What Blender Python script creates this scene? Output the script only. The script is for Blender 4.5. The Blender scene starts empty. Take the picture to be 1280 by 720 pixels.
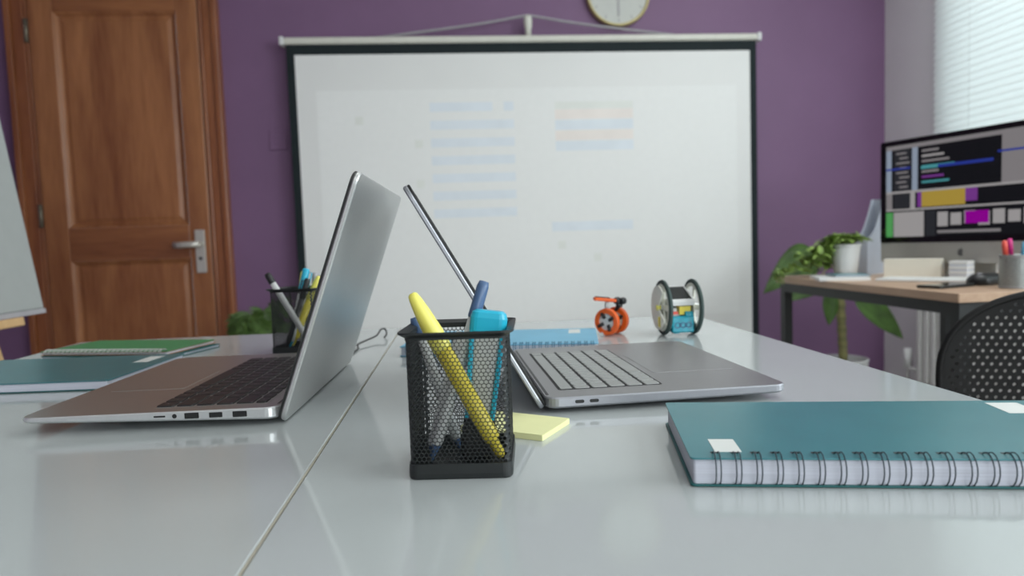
import bpy, bmesh, math, random
from mathutils import Vector, Matrix
rnd = random.Random(7)
sc = bpy.context.scene
COL = sc.collection
PI = math.pi
def rad(d): return d * PI / 180

# ------------------------------------------------------------------ camera
TZ = 0.75                                  # table top height
cam_d = bpy.data.cameras.new('camera'); cam = bpy.data.objects.new('camera', cam_d); COL.objects.link(cam)
sc.camera = cam
yaw, pitch, roll = rad(4.749), rad(3.822), rad(2.0)
fw = Vector((math.sin(yaw) * math.cos(pitch), math.cos(yaw) * math.cos(pitch), -math.sin(pitch)))
rt = Vector((math.cos(yaw), -math.sin(yaw), 0)); up = rt.cross(fw)
r2 = rt * math.cos(roll) - up * math.sin(roll); u2 = rt * math.sin(roll) + up * math.cos(roll)
m = Matrix((r2, u2, -fw)).transposed().to_4x4(); m.translation = (0, 0, TZ + 0.155)
cam.matrix_world = m
cam_d.sensor_width = 36; cam_d.lens = 830 / 1280 * 36; cam_d.clip_start = 0.02
cam_d.dof.use_dof = True; cam_d.dof.focus_distance = 0.56; cam_d.dof.aperture_fstop = 6.3

# ------------------------------------------------------------------ world, lights, exposure
sc.view_settings.view_transform = 'Standard'; sc.view_settings.look = 'None'
sc.view_settings.gamma = 1; sc.view_settings.use_curve_mapping = False
sc.view_settings.exposure = 0.11
w = bpy.data.worlds.new('World'); sc.world = w; w.use_nodes = True
bg = w.node_tree.nodes['Background']; bg.inputs[0].default_value = (0.80, 0.93, 1.0, 1); bg.inputs[1].default_value = 0.8
def area(name, loc, rot, sx, sy, power, col):
    d = bpy.data.lights.new(name, 'AREA'); d.shape = 'RECTANGLE'; d.size = sx; d.size_y = sy; d.energy = power; d.color = col
    o = bpy.data.objects.new(name, d); COL.objects.link(o); o.location = loc; o.rotation_euler = rot
    return o
RX = 2.37                                  # right wall plane
area('daylight_outside_blind', (RX + 0.50, 2.1, 1.75), (0, rad(90), 0), 1.7, 2.6, 29, (0.90, 0.97, 1.0))
area('daylight_second_window', (RX - 0.02, -0.45, 1.7), (0, rad(90), 0), 1.4, 2.3, 60, (0.90, 0.97, 1.0))
area('daylight_rear_window', (1.3, -2.96, 1.65), (rad(90), 0, 0), 1.9, 1.5, 38, (0.92, 0.98, 1.0))
area('ceiling_lamp_front', (0.3, 1.4, 2.66), (0, 0, 0), 1.2, 0.6, 5, (0.98, 1.0, 0.97))
area('added_fill_desk', (1.65, 1.9, 2.66), (0, 0, 0), 0.6, 1.2, 14, (0.94, 0.98, 1.0))  # added fill to brighten the right wall and screen, no known lamp there
area('ceiling_lamp_back', (0.0, -1.2, 2.66), (0, 0, 0), 1.2, 0.6, 5, (0.98, 1.0, 0.97))

# ------------------------------------------------------------------ materials
MATS = {}
def mat(name, col, rough=0.5, metal=0.0, spec=0.5, noise=0.0, scale=30, stretch=(1, 1, 1), bump=0.0, bscale=200, trans=0.0, alpha=None, emit=None, es=1.0, coat=0.0, rvar=0.0):
    if name in MATS: return MATS[name]
    mt = bpy.data.materials.new(name); mt.use_nodes = True; MATS[name] = mt
    nt = mt.node_tree; b = nt.nodes['Principled BSDF']
    b.inputs['Roughness'].default_value = rough; b.inputs['Metallic'].default_value = metal
    b.inputs['Specular IOR Level'].default_value = spec
    b.inputs['Transmission Weight'].default_value = trans
    b.inputs['Coat Weight'].default_value = coat
    tc = nt.nodes.new('ShaderNodeTexCoord'); mp = nt.nodes.new('ShaderNodeMapping')
    mp.inputs['Scale'].default_value = stretch
    nt.links.new(tc.outputs['Object'], mp.inputs['Vector'])
    nz = nt.nodes.new('ShaderNodeTexNoise'); nz.inputs['Scale'].default_value = scale; nz.inputs['Detail'].default_value = 4
    nt.links.new(mp.outputs[0], nz.inputs['Vector'])
    rp = nt.nodes.new('ShaderNodeValToRGB')
    k = noise
    rp.color_ramp.elements[0].position = 0.3; rp.color_ramp.elements[1].position = 0.7
    rp.color_ramp.elements[0].color = tuple(max(0, c * (1 - k)) for c in col) + (1,)
    rp.color_ramp.elements[1].color = tuple(min(1, c * (1 + k)) for c in col) + (1,)
    nt.links.new(nz.outputs[0], rp.inputs[0]); nt.links.new(rp.outputs[0], b.inputs['Base Color'])
    if bump:
        n2 = nt.nodes.new('ShaderNodeTexNoise'); n2.inputs['Scale'].default_value = bscale; n2.inputs['Detail'].default_value = 3
        nt.links.new(tc.outputs['Object'], n2.inputs['Vector'])
        bp = nt.nodes.new('ShaderNodeBump'); bp.inputs['Strength'].default_value = bump; bp.inputs['Distance'].default_value = 0.001
        nt.links.new(n2.outputs[0], bp.inputs['Height']); nt.links.new(bp.outputs[0], b.inputs['Normal'])
    if emit: b.inputs['Emission Color'].default_value = tuple(emit) + (1,); b.inputs['Emission Strength'].default_value = es
    if alpha is not None: b.inputs['Alpha'].default_value = alpha
    return mt
def wood_mat(name, c1, c2, axis=2, rough=0.35, coat=0.3, sc_=9, seed=0.0):
    mt = bpy.data.materials.new(name); mt.use_nodes = True; MATS[name] = mt
    nt = mt.node_tree; b = nt.nodes['Principled BSDF']; b.inputs['Roughness'].default_value = rough
    b.inputs['Coat Weight'].default_value = coat; b.inputs['Coat Roughness'].default_value = 0.25
    tc = nt.nodes.new('ShaderNodeTexCoord'); mp = nt.nodes.new('ShaderNodeMapping')
    s = [1, 1, 1]; s[axis] = 0.12; mp.inputs['Scale'].default_value = s; mp.inputs['Location'].default_value = (seed, seed, seed)
    nt.links.new(tc.outputs['Object'], mp.inputs['Vector'])
    n1 = nt.nodes.new('ShaderNodeTexNoise'); n1.inputs['Scale'].default_value = sc_; n1.inputs['Detail'].default_value = 8; n1.inputs['Distortion'].default_value = 0.6
    n2 = nt.nodes.new('ShaderNodeTexNoise'); n2.inputs['Scale'].default_value = sc_ * 9; n2.inputs['Detail'].default_value = 3
    nt.links.new(mp.outputs[0], n1.inputs['Vector']); nt.links.new(mp.outputs[0], n2.inputs['Vector'])
    mx = nt.nodes.new('ShaderNodeMath'); mx.operation = 'MULTIPLY_ADD'; mx.inputs[1].default_value = 0.3
    nt.links.new(n2.outputs[0], mx.inputs[0]); nt.links.new(n1.outputs[0], mx.inputs[2])
    rp = nt.nodes.new('ShaderNodeValToRGB'); rp.color_ramp.elements[0].position = 0.42; rp.color_ramp.elements[1].position = 0.88
    rp.color_ramp.elements[0].color = c1 + (1,); rp.color_ramp.elements[1].color = c2 + (1,)
    nt.links.new(mx.outputs[0], rp.inputs[0]); nt.links.new(rp.outputs[0], b.inputs['Base Color'])
    return mt
def translucent_mat(name, col, tw=0.5):
    mt = bpy.data.materials.new(name); mt.use_nodes = True; MATS[name] = mt
    nt = mt.node_tree; nt.nodes.clear()
    out = nt.nodes.new('ShaderNodeOutputMaterial'); d = nt.nodes.new('ShaderNodeBsdfDiffuse'); t = nt.nodes.new('ShaderNodeBsdfTranslucent')
    d.inputs[0].default_value = col + (1,); t.inputs[0].default_value = col + (1,)
    mx = nt.nodes.new('ShaderNodeMixShader'); mx.inputs[0].default_value = tw
    nt.links.new(d.outputs[0], mx.inputs[1]); nt.links.new(t.outputs[0], mx.inputs[2]); nt.links.new(mx.outputs[0], out.inputs[0])
    return mt
def pane_mat():
    mt = bpy.data.materials.new('thin window glass'); mt.use_nodes = True
    nt = mt.node_tree; nt.nodes.clear()
    out = nt.nodes.new('ShaderNodeOutputMaterial'); t = nt.nodes.new('ShaderNodeBsdfTransparent'); g = nt.nodes.new('ShaderNodeBsdfGlossy')
    g.inputs['Roughness'].default_value = 0.02; t.inputs[0].default_value = (0.95, 0.98, 0.97, 1)
    mx = nt.nodes.new('ShaderNodeMixShader'); mx.inputs[0].default_value = 0.06
    nt.links.new(t.outputs[0], mx.inputs[1]); nt.links.new(g.outputs[0], mx.inputs[2]); nt.links.new(mx.outputs[0], out.inputs[0])
    return mt

M_purple = mat('purple wall paint', (0.205, 0.112, 0.215), 0.55, noise=0.04, scale=3, bump=0.15, bscale=300)
M_wall = mat('grey white wall paint', (0.74, 0.73, 0.74), 0.6, noise=0.03, scale=3, bump=0.15, bscale=300)
M_ceil = mat('ceiling paint', (0.78, 0.78, 0.76), 0.8, noise=0.02)
M_floor = mat('pale floor', (0.40, 0.38, 0.35), 0.35, noise=0.08, scale=6)
M_trim = mat('white trim paint', (0.72, 0.72, 0.70), 0.4, noise=0.02)
M_table = mat('white gloss laminate', (0.465, 0.495, 0.492), 0.09, noise=0.015, scale=5, spec=0.8, rvar=0.1)
M_seam = mat('beige edge band', (0.44, 0.41, 0.33), 0.5, noise=0.08)
M_dark = mat('black powder coat', (0.012, 0.015, 0.015), 0.45, noise=0.1)
M_chair = mat('matt black chair plastic', (0.008, 0.008, 0.008), 0.55, noise=0.1, spec=0.25)
M_black = mat('black plastic', (0.014, 0.015, 0.015), 0.4, noise=0.1)
M_door = wood_mat('varnished brown door wood', (0.20, 0.064, 0.022), (0.46, 0.195, 0.075), 2, 0.33, 0.35, 7)
M_door2 = wood_mat('varnished rail wood', (0.18, 0.056, 0.020), (0.40, 0.160, 0.058), 0, 0.33, 0.35, 7, 3.0)
M_frame = wood_mat('varnished frame wood', (0.20, 0.060, 0.022), (0.38, 0.140, 0.052), 2, 0.35, 0.3, 11, 8.0)
M_desk = wood_mat('light oak desk laminate', (0.38, 0.24, 0.155), (0.60, 0.43, 0.30), 1, 0.4, 0.0, 8, 2.0)
M_pine = wood_mat('pale pine easel wood', (0.42, 0.24, 0.10), (0.62, 0.40, 0.19), 2, 0.5, 0.0, 10, 5.0)
M_steel = mat('brushed nickel', (0.66, 0.64, 0.58), 0.4, metal=0.55, noise=0.05, scale=80)
M_bronze = mat('dull bronze hinge', (0.22, 0.19, 0.14), 0.5, metal=0.5, noise=0.1)
M_screen = mat('matt white screen cloth', (0.84, 0.85, 0.83), 0.9, noise=0.01, scale=4, spec=0.1)
M_border = mat('black screen border cloth', (0.018, 0.026, 0.028), 0.8, noise=0.05, spec=0.2)
M_cream = mat('cream painted metal', (0.70, 0.70, 0.62), 0.4, noise=0.03)
M_grey = mat('grey painted metal', (0.36, 0.35, 0.37), 0.4, noise=0.05)
M_grey2 = mat('dark grey emblem', (0.10, 0.10, 0.10), 0.4, noise=0.03)
M_gold = mat('pale brass rim', (0.60, 0.52, 0.25), 0.3, metal=0.7, noise=0.05)
M_face = mat('clock face paper', (0.60, 0.62, 0.58), 0.6, noise=0.02)
M_slat = translucent_mat('white blind slat', (0.90, 0.915, 0.91), 0.55)
M_alu = mat('silver aluminium', (0.50, 0.49, 0.46), 0.32, metal=0.85, noise=0.02, scale=300)
M_alu2 = mat('grey aluminium', (0.33, 0.33, 0.335), 0.34, metal=0.85, noise=0.02, scale=300)
M_edge = mat('pale aluminium edge', (0.72, 0.74, 0.74), 0.28, metal=0.7, noise=0.02, scale=300)
M_edge2 = mat('grey aluminium edge', (0.36, 0.37, 0.40), 0.38, metal=0.6, noise=0.02, scale=300)
M_lid = mat('silver lid', (0.60, 0.61, 0.60), 0.40, metal=0.8, noise=0.02, scale=300)
M_gloss = mat('black glass', (0.006, 0.006, 0.007), 0.08, noise=0.05, spec=0.6)
M_key = mat('black laptop key', (0.020, 0.018, 0.018), 0.42, noise=0.05)
M_key2 = mat('black laptop key greyed for glare', (0.27, 0.28, 0.27), 0.38, noise=0.05, spec=0.8)  # glare on the black keys is put into this grey
M_keywell = mat('key well', (0.012, 0.012, 0.012), 0.6, noise=0.05)
M_leg = mat('pale key legend', (0.55, 0.52, 0.50), 0.5, noise=0.02)
M_pad = mat('laptop trackpad', (0.45, 0.44, 0.41), 0.30, metal=0.85, noise=0.02)
M_teal = mat('teal notebook cover', (0.045, 0.190, 0.215), 0.28, noise=0.05, scale=20, spec=0.5)
M_tealb = mat('dark teal back cover', (0.012, 0.12, 0.12), 0.4, noise=0.05)
M_paper = mat('notebook pages', (0.62, 0.64, 0.72), 0.7, noise=0.10, scale=25, stretch=(0.4, 0.4, 40))
M_sticker = mat('off white sticker', (0.70, 0.72, 0.69), 0.5, noise=0.02)
M_green = mat('green notebook cover', (0.06, 0.25, 0.10), 0.45, noise=0.05)
M_kraft = mat('kraft board', (0.42, 0.22, 0.13), 0.7, noise=0.08)
M_sky = mat('light blue notebook cover', (0.14, 0.42, 0.60), 0.4, noise=0.05)
M_wire = mat('dark coated wire', (0.030, 0.045, 0.060), 0.35, metal=0.4, noise=0.05)
M_wireB = mat('blue coated wire', (0.04, 0.16, 0.26), 0.4, noise=0.05)
M_wireW = mat('pale wire coil', (0.55, 0.55, 0.52), 0.35, metal=0.4, noise=0.05)
M_yel = mat('yellow plastic', (0.80, 0.74, 0.14), 0.35, noise=0.03)
M_yel2 = mat('deep yellow plastic', (0.72, 0.60, 0.06), 0.35, noise=0.03)
M_post = mat('pale yellow paper', (0.80, 0.80, 0.42), 0.7, noise=0.03)
M_cyan = mat('cyan plastic', (0.015, 0.42, 0.60), 0.3, noise=0.03)
M_navy = mat('navy plastic', (0.07, 0.13, 0.25), 0.3, noise=0.03)
M_clear = mat('frosted grey plastic', (0.55, 0.57, 0.56), 0.3, noise=0.03)
M_white = mat('white plastic', (0.74, 0.75, 0.74), 0.4, noise=0.02)
M_orange = mat('orange plastic', (0.80, 0.12, 0.012), 0.35, noise=0.05)
M_tyre = mat('dark green grey rubber', (0.035, 0.060, 0.055), 0.7, noise=0.08)
M_ivory = mat('ivory plastic', (0.82, 0.82, 0.74), 0.4, noise=0.03)
M_tblue = mat('teal blue translucent plastic', (0.005, 0.30, 0.40), 0.2, noise=0.2, scale=120)
M_solar = mat('dark solar cell', (0.012, 0.016, 0.014), 0.25, noise=0.2, scale=300)
M_leaf = mat('green leaf', (0.050, 0.100, 0.020), 0.5, spec=0.3, noise=0.45, scale=14)
M_palm = mat('palm leaf', (0.065, 0.125, 0.025), 0.5, noise=0.4, scale=20)
M_leafL = mat('light green leaf', (0.23, 0.35, 0.075), 0.45, noise=0.35, scale=30)
M_stem = mat('banded green stem', (0.20, 0.19, 0.075), 0.6, noise=0.6, scale=26, stretch=(0.1, 0.1, 1))
M_soil = mat('dark soil', (0.03, 0.02, 0.014), 0.9, noise=0.4, scale=80)
M_red = mat('red plastic', (0.75, 0.10, 0.07), 0.4, noise=0.03)
M_pink = mat('magenta plastic', (0.62, 0.03, 0.22), 0.4, noise=0.03)
M_ltblue = mat('light blue plastic', (0.16, 0.50, 0.72), 0.4, noise=0.03)
M_file = mat('pale grey blue card', (0.50, 0.54, 0.62), 0.5, noise=0.03)
M_creamcard = mat('cream card', (0.80, 0.77, 0.66), 0.6, noise=0.02)
M_imac = mat('monitor aluminium', (0.46, 0.46, 0.43), 0.4, metal=0.5, noise=0.02)
M_board = mat('easel whiteboard', (0.34, 0.36, 0.35), 0.3, noise=0.02)
M_glass = pane_mat()

# ------------------------------------------------------------------ mesh helpers
def box(bm, x0, x1, y0, y1, z0, z1, mi=0, M=None):
    vs = [bm.verts.new((x, y, z)) for z in (z0, z1) for y in (y0, y1) for x in (x0, x1)]
    if M: 
        for v in vs: v.co = M @ v.co
    for f in ((0, 2, 3, 1), (4, 5, 7, 6), (0, 1, 5, 4), (2, 6, 7, 3), (0, 4, 6, 2), (1, 3, 7, 5)):
        fc = bm.faces.new([vs[i] for i in f]); fc.material_index = mi
def rrect(w, d, r, seg=5, cx=0, cy=0):
    r = max(min(r, w / 2 - 1e-5, d / 2 - 1e-5), 1e-5); p = []
    for k, (sx, sy) in enumerate(((1, 1), (-1, 1), (-1, -1), (1, -1))):
        for i in range(seg + 1):
            a = PI / 2 * (k + i / seg)
            p.append((cx + sx * (w / 2 - r) + r * math.cos(a), cy + sy * (d / 2 - r) + r * math.sin(a)))
    return p
def loops(bm, ls, mi=0, cap0=True, cap1=True, M=None, close=False, mis=None):
    rows = []
    for l in ls: rows.append([bm.verts.new(M @ Vector(p) if M else p) for p in l])
    n = len(ls[0]); R_ = list(range(len(rows) - 1))
    for i in R_:
        a, b = rows[i], rows[i + 1]
        for j in range(n):
            f = bm.faces.new((a[j], a[(j + 1) % n], b[(j + 1) % n], b[j])); f.material_index = mis[i] if mis else mi; f.smooth = False
    if close:
        a, b = rows[-1], rows[0]
        for j in range(n):
            f = bm.faces.new((a[j], a[(j + 1) % n], b[(j + 1) % n], b[j])); f.material_index = mi
    else:
        if cap0: f = bm.faces.new(rows[0][::-1]); f.material_index = mis[0] if mis else mi
        if cap1: f = bm.faces.new(rows[-1]); f.material_index = mis[-1] if mis else mi
def slab(bm, w, d, z0, z1, r=0.004, c=0.001, cx=0, cy=0, mi=0, M=None, seg=5):
    """rounded rectangular slab with chamfered edges"""
    c = min(c, (z1 - z0) * 0.45)
    L = []
    for z, k in ((z0, c), (z0 + c, 0), (z1 - c, 0), (z1, c)):
        L.append([(x, y, z) for x, y in rrect(w - 2 * k, d - 2 * k, max(r - k, 1e-4), seg, cx, cy)])
    loops(bm, L, mi, M=M)
def frame_from(axis):
    a = Vector(axis).normalized(); t = Vector((0, 0, 1)) if abs(a.z) < 0.95 else Vector((1, 0, 0))
    x = t.cross(a).normalized(); y = a.cross(x)
    return x, y, a
def revolve(bm, prof, p0, p1, seg=16, mi=0, mis=None, sx=1.0, smooth=True, roll_=0.0):
    """prof: (t 0..1 along p0-p1, radius); sx flattens one axis"""
    p0, p1 = Vector(p0), Vector(p1); x, y, a = frame_from(p1 - p0); L = []
    x, y = x * math.cos(roll_) + y * math.sin(roll_), y * math.cos(roll_) - x * math.sin(roll_)
    for t, r in prof:
        c = p0.lerp(p1, t)
        L.append([c + x * (math.cos(2 * PI * i / seg) * r) + y * (math.sin(2 * PI * i / seg) * r * sx) for i in range(seg)])
    n0 = len(bm.faces)
    loops(bm, L, mi, mis=mis); bm.faces.ensure_lookup_table()
    if smooth:
        for f in bm.faces[n0:]:
            if len(f.verts) == 4: f.smooth = True
def cyl(bm, p0, p1, r, r1=None, seg=20, mi=0):
    revolve(bm, [(0, r), (1, r if r1 is None else r1)], p0, p1, seg, mi)
def tube(bm, pts, r, seg=8, mi=0, closed=False, flat=1.0):
    pts = [Vector(p) for p in pts]; n = len(pts); L = []; x = None
    for i, p in enumerate(pts):
        if closed: t = (pts[(i + 1) % n] - pts[i - 1]).normalized()
        else: t = (pts[min(i + 1, n - 1)] - pts[max(i - 1, 0)]).normalized()
        if x is None: x, _, _ = frame_from(t)
        x = (x - t * x.dot(t)).normalized(); y = t.cross(x)
        L.append([p + x * (math.cos(2 * PI * k / seg) * r) + y * (math.sin(2 * PI * k / seg) * r * flat) for k in range(seg)])
    n0 = len(bm.faces); loops(bm, L, mi, close=closed); bm.faces.ensure_lookup_table()
    for f in bm.faces[n0:]:
        if len(f.verts) == 4: f.smooth = True
def torus(bm, c, axis, R_, r, seg=40, s2=10, mi=0, wide=1.0):
    x, y, a = frame_from(axis); c = Vector(c); L = []
    for i in range(seg):
        t = 2 * PI * i / seg; d = x * math.cos(t) + y * math.sin(t)
        L.append([c + d * (R_ + r * math.cos(2 * PI * k / s2)) + a * (r * wide * math.sin(2 * PI * k / s2)) for k in range(s2)])
    n0 = len(bm.faces); loops(bm, L, mi, close=True); bm.faces.ensure_lookup_table()
    for f in bm.faces[n0:]: f.smooth = True
def spline(pts, n=8):
    P = [Vector(p) for p in pts]; P = [P[0] * 2 - P[1]] + P + [P[-1] * 2 - P[-2]]; out = []
    for i in range(1, len(P) - 2):
        for k in range(n):
            t = k / n; a, b, c, d = P[i - 1:i + 3]
            out.append(0.5 * ((2 * b) + (c - a) * t + (2 * a - 5 * b + 4 * c - d) * t * t + (3 * b - a - 3 * c + d) * t ** 3))
    out.append(P[-2]); return out
def obj(name, bm, mats, parent=None, recalc=True):
    if recalc: bmesh.ops.recalc_face_normals(bm, faces=bm.faces[:])
    me = bpy.data.meshes.new(name); bm.to_mesh(me); bm.free()
    if not isinstance(mats, (list, tuple)): mats = [mats]
    for m_ in mats: me.materials.append(m_)
    o = bpy.data.objects.new(name, me); COL.objects.link(o)
    if parent: o.parent = parent
    return o
def new(): return bmesh.new()
def tag(o, label, cat, group=None, kind=None):
    o['label'] = label; o['category'] = cat
    if group: o['group'] = group
    if kind: o['kind'] = kind
    return o
def thing(name, label, cat, loc=(0, 0, 0), rz=0, group=None):
    o = bpy.data.objects.new(name, None); COL.objects.link(o); o.empty_display_size = 0.05
    o.location = loc; o.rotation_euler = (0, 0, rz); return tag(o, label, cat, group)
def struct(name, bm, mats, parent=None):
    o = obj(name, bm, mats, parent)
    if not parent: o['kind'] = 'structure'
    return o
def bevel(o, w, seg=2):
    b = o.modifiers.new('bevel', 'BEVEL'); b.width = w; b.segments = seg; b.limit_method = 'ANGLE'; b.angle_limit = rad(40); return o

# ------------------------------------------------------------------ room
BY, LX, FY, CZ = 3.5, -2.75, -3.0, 2.72
b = new(); box(b, LX - 0.1, RX + 0.2, FY - 0.1, BY + 0.1, -0.05, 0); struct('floor', b, M_floor)
b = new(); box(b, LX - 0.1, RX + 0.2, FY - 0.1, BY + 0.1, CZ, CZ + 0.05); struct('ceiling', b, M_ceil)
DX0, DX1, DZ = -2.030, -1.200, 2.24        # door opening
b = new()
box(b, LX - 0.1, DX0, BY, BY + 0.12, 0, CZ); box(b, DX1, RX + 0.2, BY, BY + 0.12, 0, CZ); box(b, DX0, DX1, BY, BY + 0.12, DZ, CZ)
struct('wall_back', b, M_purple)
b = new(); box(b, LX - 0.1, LX, FY, BY, 0, CZ); struct('wall_left', b, M_purple)
b = new(); box(b, LX, RX, FY - 0.1, FY, 0, CZ); struct('wall_front', b, M_wall)
# right wall with two window openings
W1 = (1.05, 3.02, 0.98, 2.36); W2 = (-1.6, 0.7, 0.98, 2.36)
b = new(); X0, X1 = RX, RX + 0.16
box(b, X0, X1, FY, W2[0], 0, CZ); box(b, X0, X1, W2[1], W1[0], 0, CZ); box(b, X0, X1, W1[1], BY, 0, CZ)
for q in (W1, W2): box(b, X0, X1, q[0], q[1], 0, q[2]); box(b, X0, X1, q[0], q[1], q[3], CZ)
struct('wall_right', b, M_wall)
for i, q in enumerate((W1, W2)):
    b = new(); x0, x1 = RX + 0.09, RX + 0.13; f = 0.05
    box(b, x0, x1, q[0], q[1], q[2], q[2] + f); box(b, x0, x1, q[0], q[1], q[3] - f, q[3])
    for y in (q[0], (q[0] + q[1]) / 2 - f / 2, q[1] - f): box(b, x0, x1, y, y + f, q[2] + f, q[3] - f)
    wo = struct('window_%d' % (i + 1), b, M_trim)
    b = new(); box(b, x0 + 0.018, x0 + 0.022, q[0] + f, q[1] - f, q[2] + f, q[3] - f); obj('pane', b, M_glass, wo)
    b = new(); box(b, RX - 0.03, RX + 0.09, q[0] - 0.02, q[1] + 0.02, q[2] - 0.025, q[2] - 0.001); obj('window_sill', b, M_trim, wo)
b = new(); box(b, DX1 + 0.09, RX, BY - 0.015, BY, 0, 0.09); struct('baseboard_back', b, M_trim)
b = new(); box(b, RX - 0.015, RX, FY, BY - 0.016, 0, 0.09); struct('baseboard_right', b, M_trim)
b = new(); box(b, LX, LX + 0.015, FY, BY, 0, 0.09); struct('baseboard_left', b, M_trim)

# door
b = new(); y0, y1 = BY - 0.04, BY
PX0, PX1 = -1.895, -1.322
box(b, DX0 + 0.022, PX0, y0, y1, 0.01, DZ - 0.03, 0); box(b, PX1, DX1 - 0.022, y0, y1, 0.01, DZ - 0.03, 0)
door = struct('door_1', b, [M_door]); bevel(door, 0.004)
for z0, z1 in ((0.01, 0.17), (0.89, 1.055), (2.10, DZ - 0.03)):
    b = new(); box(b, PX0, PX1, y0 + 0.0005, y1, z0, z1); bevel(obj('rail', b, M_door2, door), 0.003)
for z0, z1 in ((1.055, 2.10), (0.17, 0.89)):
    b = new(); w_, h_ = PX1 - PX0, z1 - z0; cx, cz = (PX0 + PX1) / 2, (z0 + z1) / 2
    # moulding dips into a groove, then rises to the raised field
    L = []
    for k, dy in ((0, 0.003), (0.010, 0.008), (0.018, 0.018), (0.026, 0.020), (0.046, 0.014)):
        L.append([(cx + sx * (w_ / 2 - k), y0 + dy, cz + sz * (h_ / 2 - k)) for sx, sz in ((-1, -1), (1, -1), (1, 1), (-1, 1))])
    loops(b, L, cap0=False); obj('panel', b, M_door, door)
b = new()
box(b, -2.115, DX0, BY - 0.035, BY + 0.02, 0, DZ + 0.12); box(b, DX1, -1.125, BY - 0.035, BY + 0.02, 0, DZ + 0.12)
box(b, DX0, DX1, BY - 0.035, BY + 0.02, DZ, DZ + 0.12)
box(b, -2.115, -2.085, BY - 0.05, BY - 0.035, 0, DZ + 0.12); box(b, -1.155, -1.125, BY - 0.05, BY - 0.035, 0, DZ + 0.12)
box(b, DX0 , DX0 + 0.018, BY - 0.035, BY + 0.05, 0, DZ); box(b, DX1 - 0.018, DX1, BY - 0.035, BY + 0.05, 0, DZ)
bevel(obj('door_frame', b, M_frame, door), 0.006)
b = new(); slab(b, 0.048, 0.216, 0, 0.008, 0.006, 0.002, M=Matrix.Translation((-1.272, y0, 0.921)) @ Matrix.Rotation(rad(90), 4, 'X'))
hp = obj('handle_plate', b, M_steel, door)
b = new(); cyl(b, (-1.268, y0 - 0.008, 0.957), (-1.268, y0 - 0.045, 0.955), 0.011)
tube(b, [(-1.262, y0 - 0.045, 0.956), (-1.30, y0 - 0.048, 0.956), (-1.34, y0 - 0.050, 0.955), (-1.385, y0 - 0.044, 0.955)], 0.0120, 12, flat=1.3); obj('lever', b, M_steel, hp)
b = new(); cyl(b, (-1.273, y0 - 0.0075, 0.885), (-1.273, y0 - 0.010, 0.885), 0.009); obj('keyhole', b, M_black, hp)
for z in (2.01, 1.12, 0.3):
    b = new(); cyl(b, (DX0 + 0.012, y0 - 0.002, z - 0.055), (DX0 + 0.012, y0 - 0.002, z + 0.055), 0.009, seg=12); obj('hinge', b, M_bronze, door)

# light switch, painted like the wall
t = thing('wall_switch', 'small purple painted switch plate on the wall between door and screen', 'switch', (-0.872, BY, 1.47))
b = new(); slab(b, 0.085, 0.10, 0, 0.009, 0.006, 0.002, M=Matrix.Rotation(rad(90), 4, 'X')); obj('plate', b, M_purple, t)
b = new(); slab(b, 0.03, 0.045, 0.008, 0.012, 0.003, 0.001, M=Matrix.Rotation(rad(90), 4, 'X')); obj('rocker', b, M_purple, t)

# clock
t = thing('wall_clock', 'round wall clock with white face and brass rim above the screen', 'clock', (0.893, BY, 2.178))
b = new(); cyl(b, (0, 0, 0), (0, -0.03, 0), 0.158, seg=48); obj('clock_face', b, M_face, t)
b = new(); torus(b, (0, -0.022, 0), (0, 1, 0), 0.160, 0.009, 56, 10, wide=2.2); obj('rim', b, M_gold, t)
b = new(); box(b, -0.0035, 0.0035, -0.034, -0.032, -0.115, 0.02); obj('minute_hand', b, M_grey, t)
b = new(); box(b, -0.005, 0.005, -0.0365, -0.0345, -0.01, 0.075, M=Matrix.Rotation(rad(-8), 4, 'Y')); obj('hour_hand', b, M_black, t)
for k in range(12):
    a = k * PI / 6
    b = new(); box(b, -0.002, 0.002, -0.032, -0.0302, 0.128, 0.145, M=Matrix.Rotation(a, 4, 'Y')); obj('hour_mark', b, M_grey, t)

# ------------------------------------------------------------------ projection screen
t = thing('projection_screen', 'large white projection screen with black border on a tripod against the purple wall', 'projection screen', (0, 0, 0))
SY = 3.40
b = new(); box(b, -0.748, 1.562, SY, SY + 0.004, 0.30, 1.863); sc_o = obj('screen_cloth', b, M_screen, t)
b = new()
box(b, -0.787, -0.748, SY - 0.0005, SY + 0.0045, 0.26, 1.915); box(b, 1.562, 1.597, SY - 0.0005, SY + 0.0045, 0.26, 1.915)
box(b, -0.748, 1.562, SY - 0.0005, SY + 0.0045, 1.863, 1.915); box(b, -0.748, 1.562, SY - 0.0005, SY + 0.0045, 0.26, 0.30)
obj('border', b, M_border, t)
b = new(); slab(b, 2.40, 0.05, 1.913, 1.947, 0.012, 0.008, 0.403, SY + 0.012); obj('top_case', b, M_cream, t)
for x in (-0.805, 1.611):
    b = new(); slab(b, 0.022, 0.058, 1.909, 1.951, 0.006, 0.004, x, SY + 0.012); obj('end_cap', b, M_white, t)
b = new(); slab(b, 2.40, 0.03, 0.235, 0.262, 0.01, 0.006, 0.403, SY + 0.003); obj('bottom_bar', b, M_black, t)
b = new(); cyl(b, (0.411, SY + 0.055, 0.35), (0.411, SY + 0.055, 2.0), 0.012); obj('pole', b, M_grey, t)
b = new(); revolve(b, [(0, 0.016), (0.35, 0.015), (0.45, 0.020), (0.75, 0.022), (0.9, 0.020), (1, 0.012)], (0.411, SY + 0.015, 1.945), (0.411, SY + 0.015, 2.052)); obj('hanging_hook', b, M_cream, t)
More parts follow.
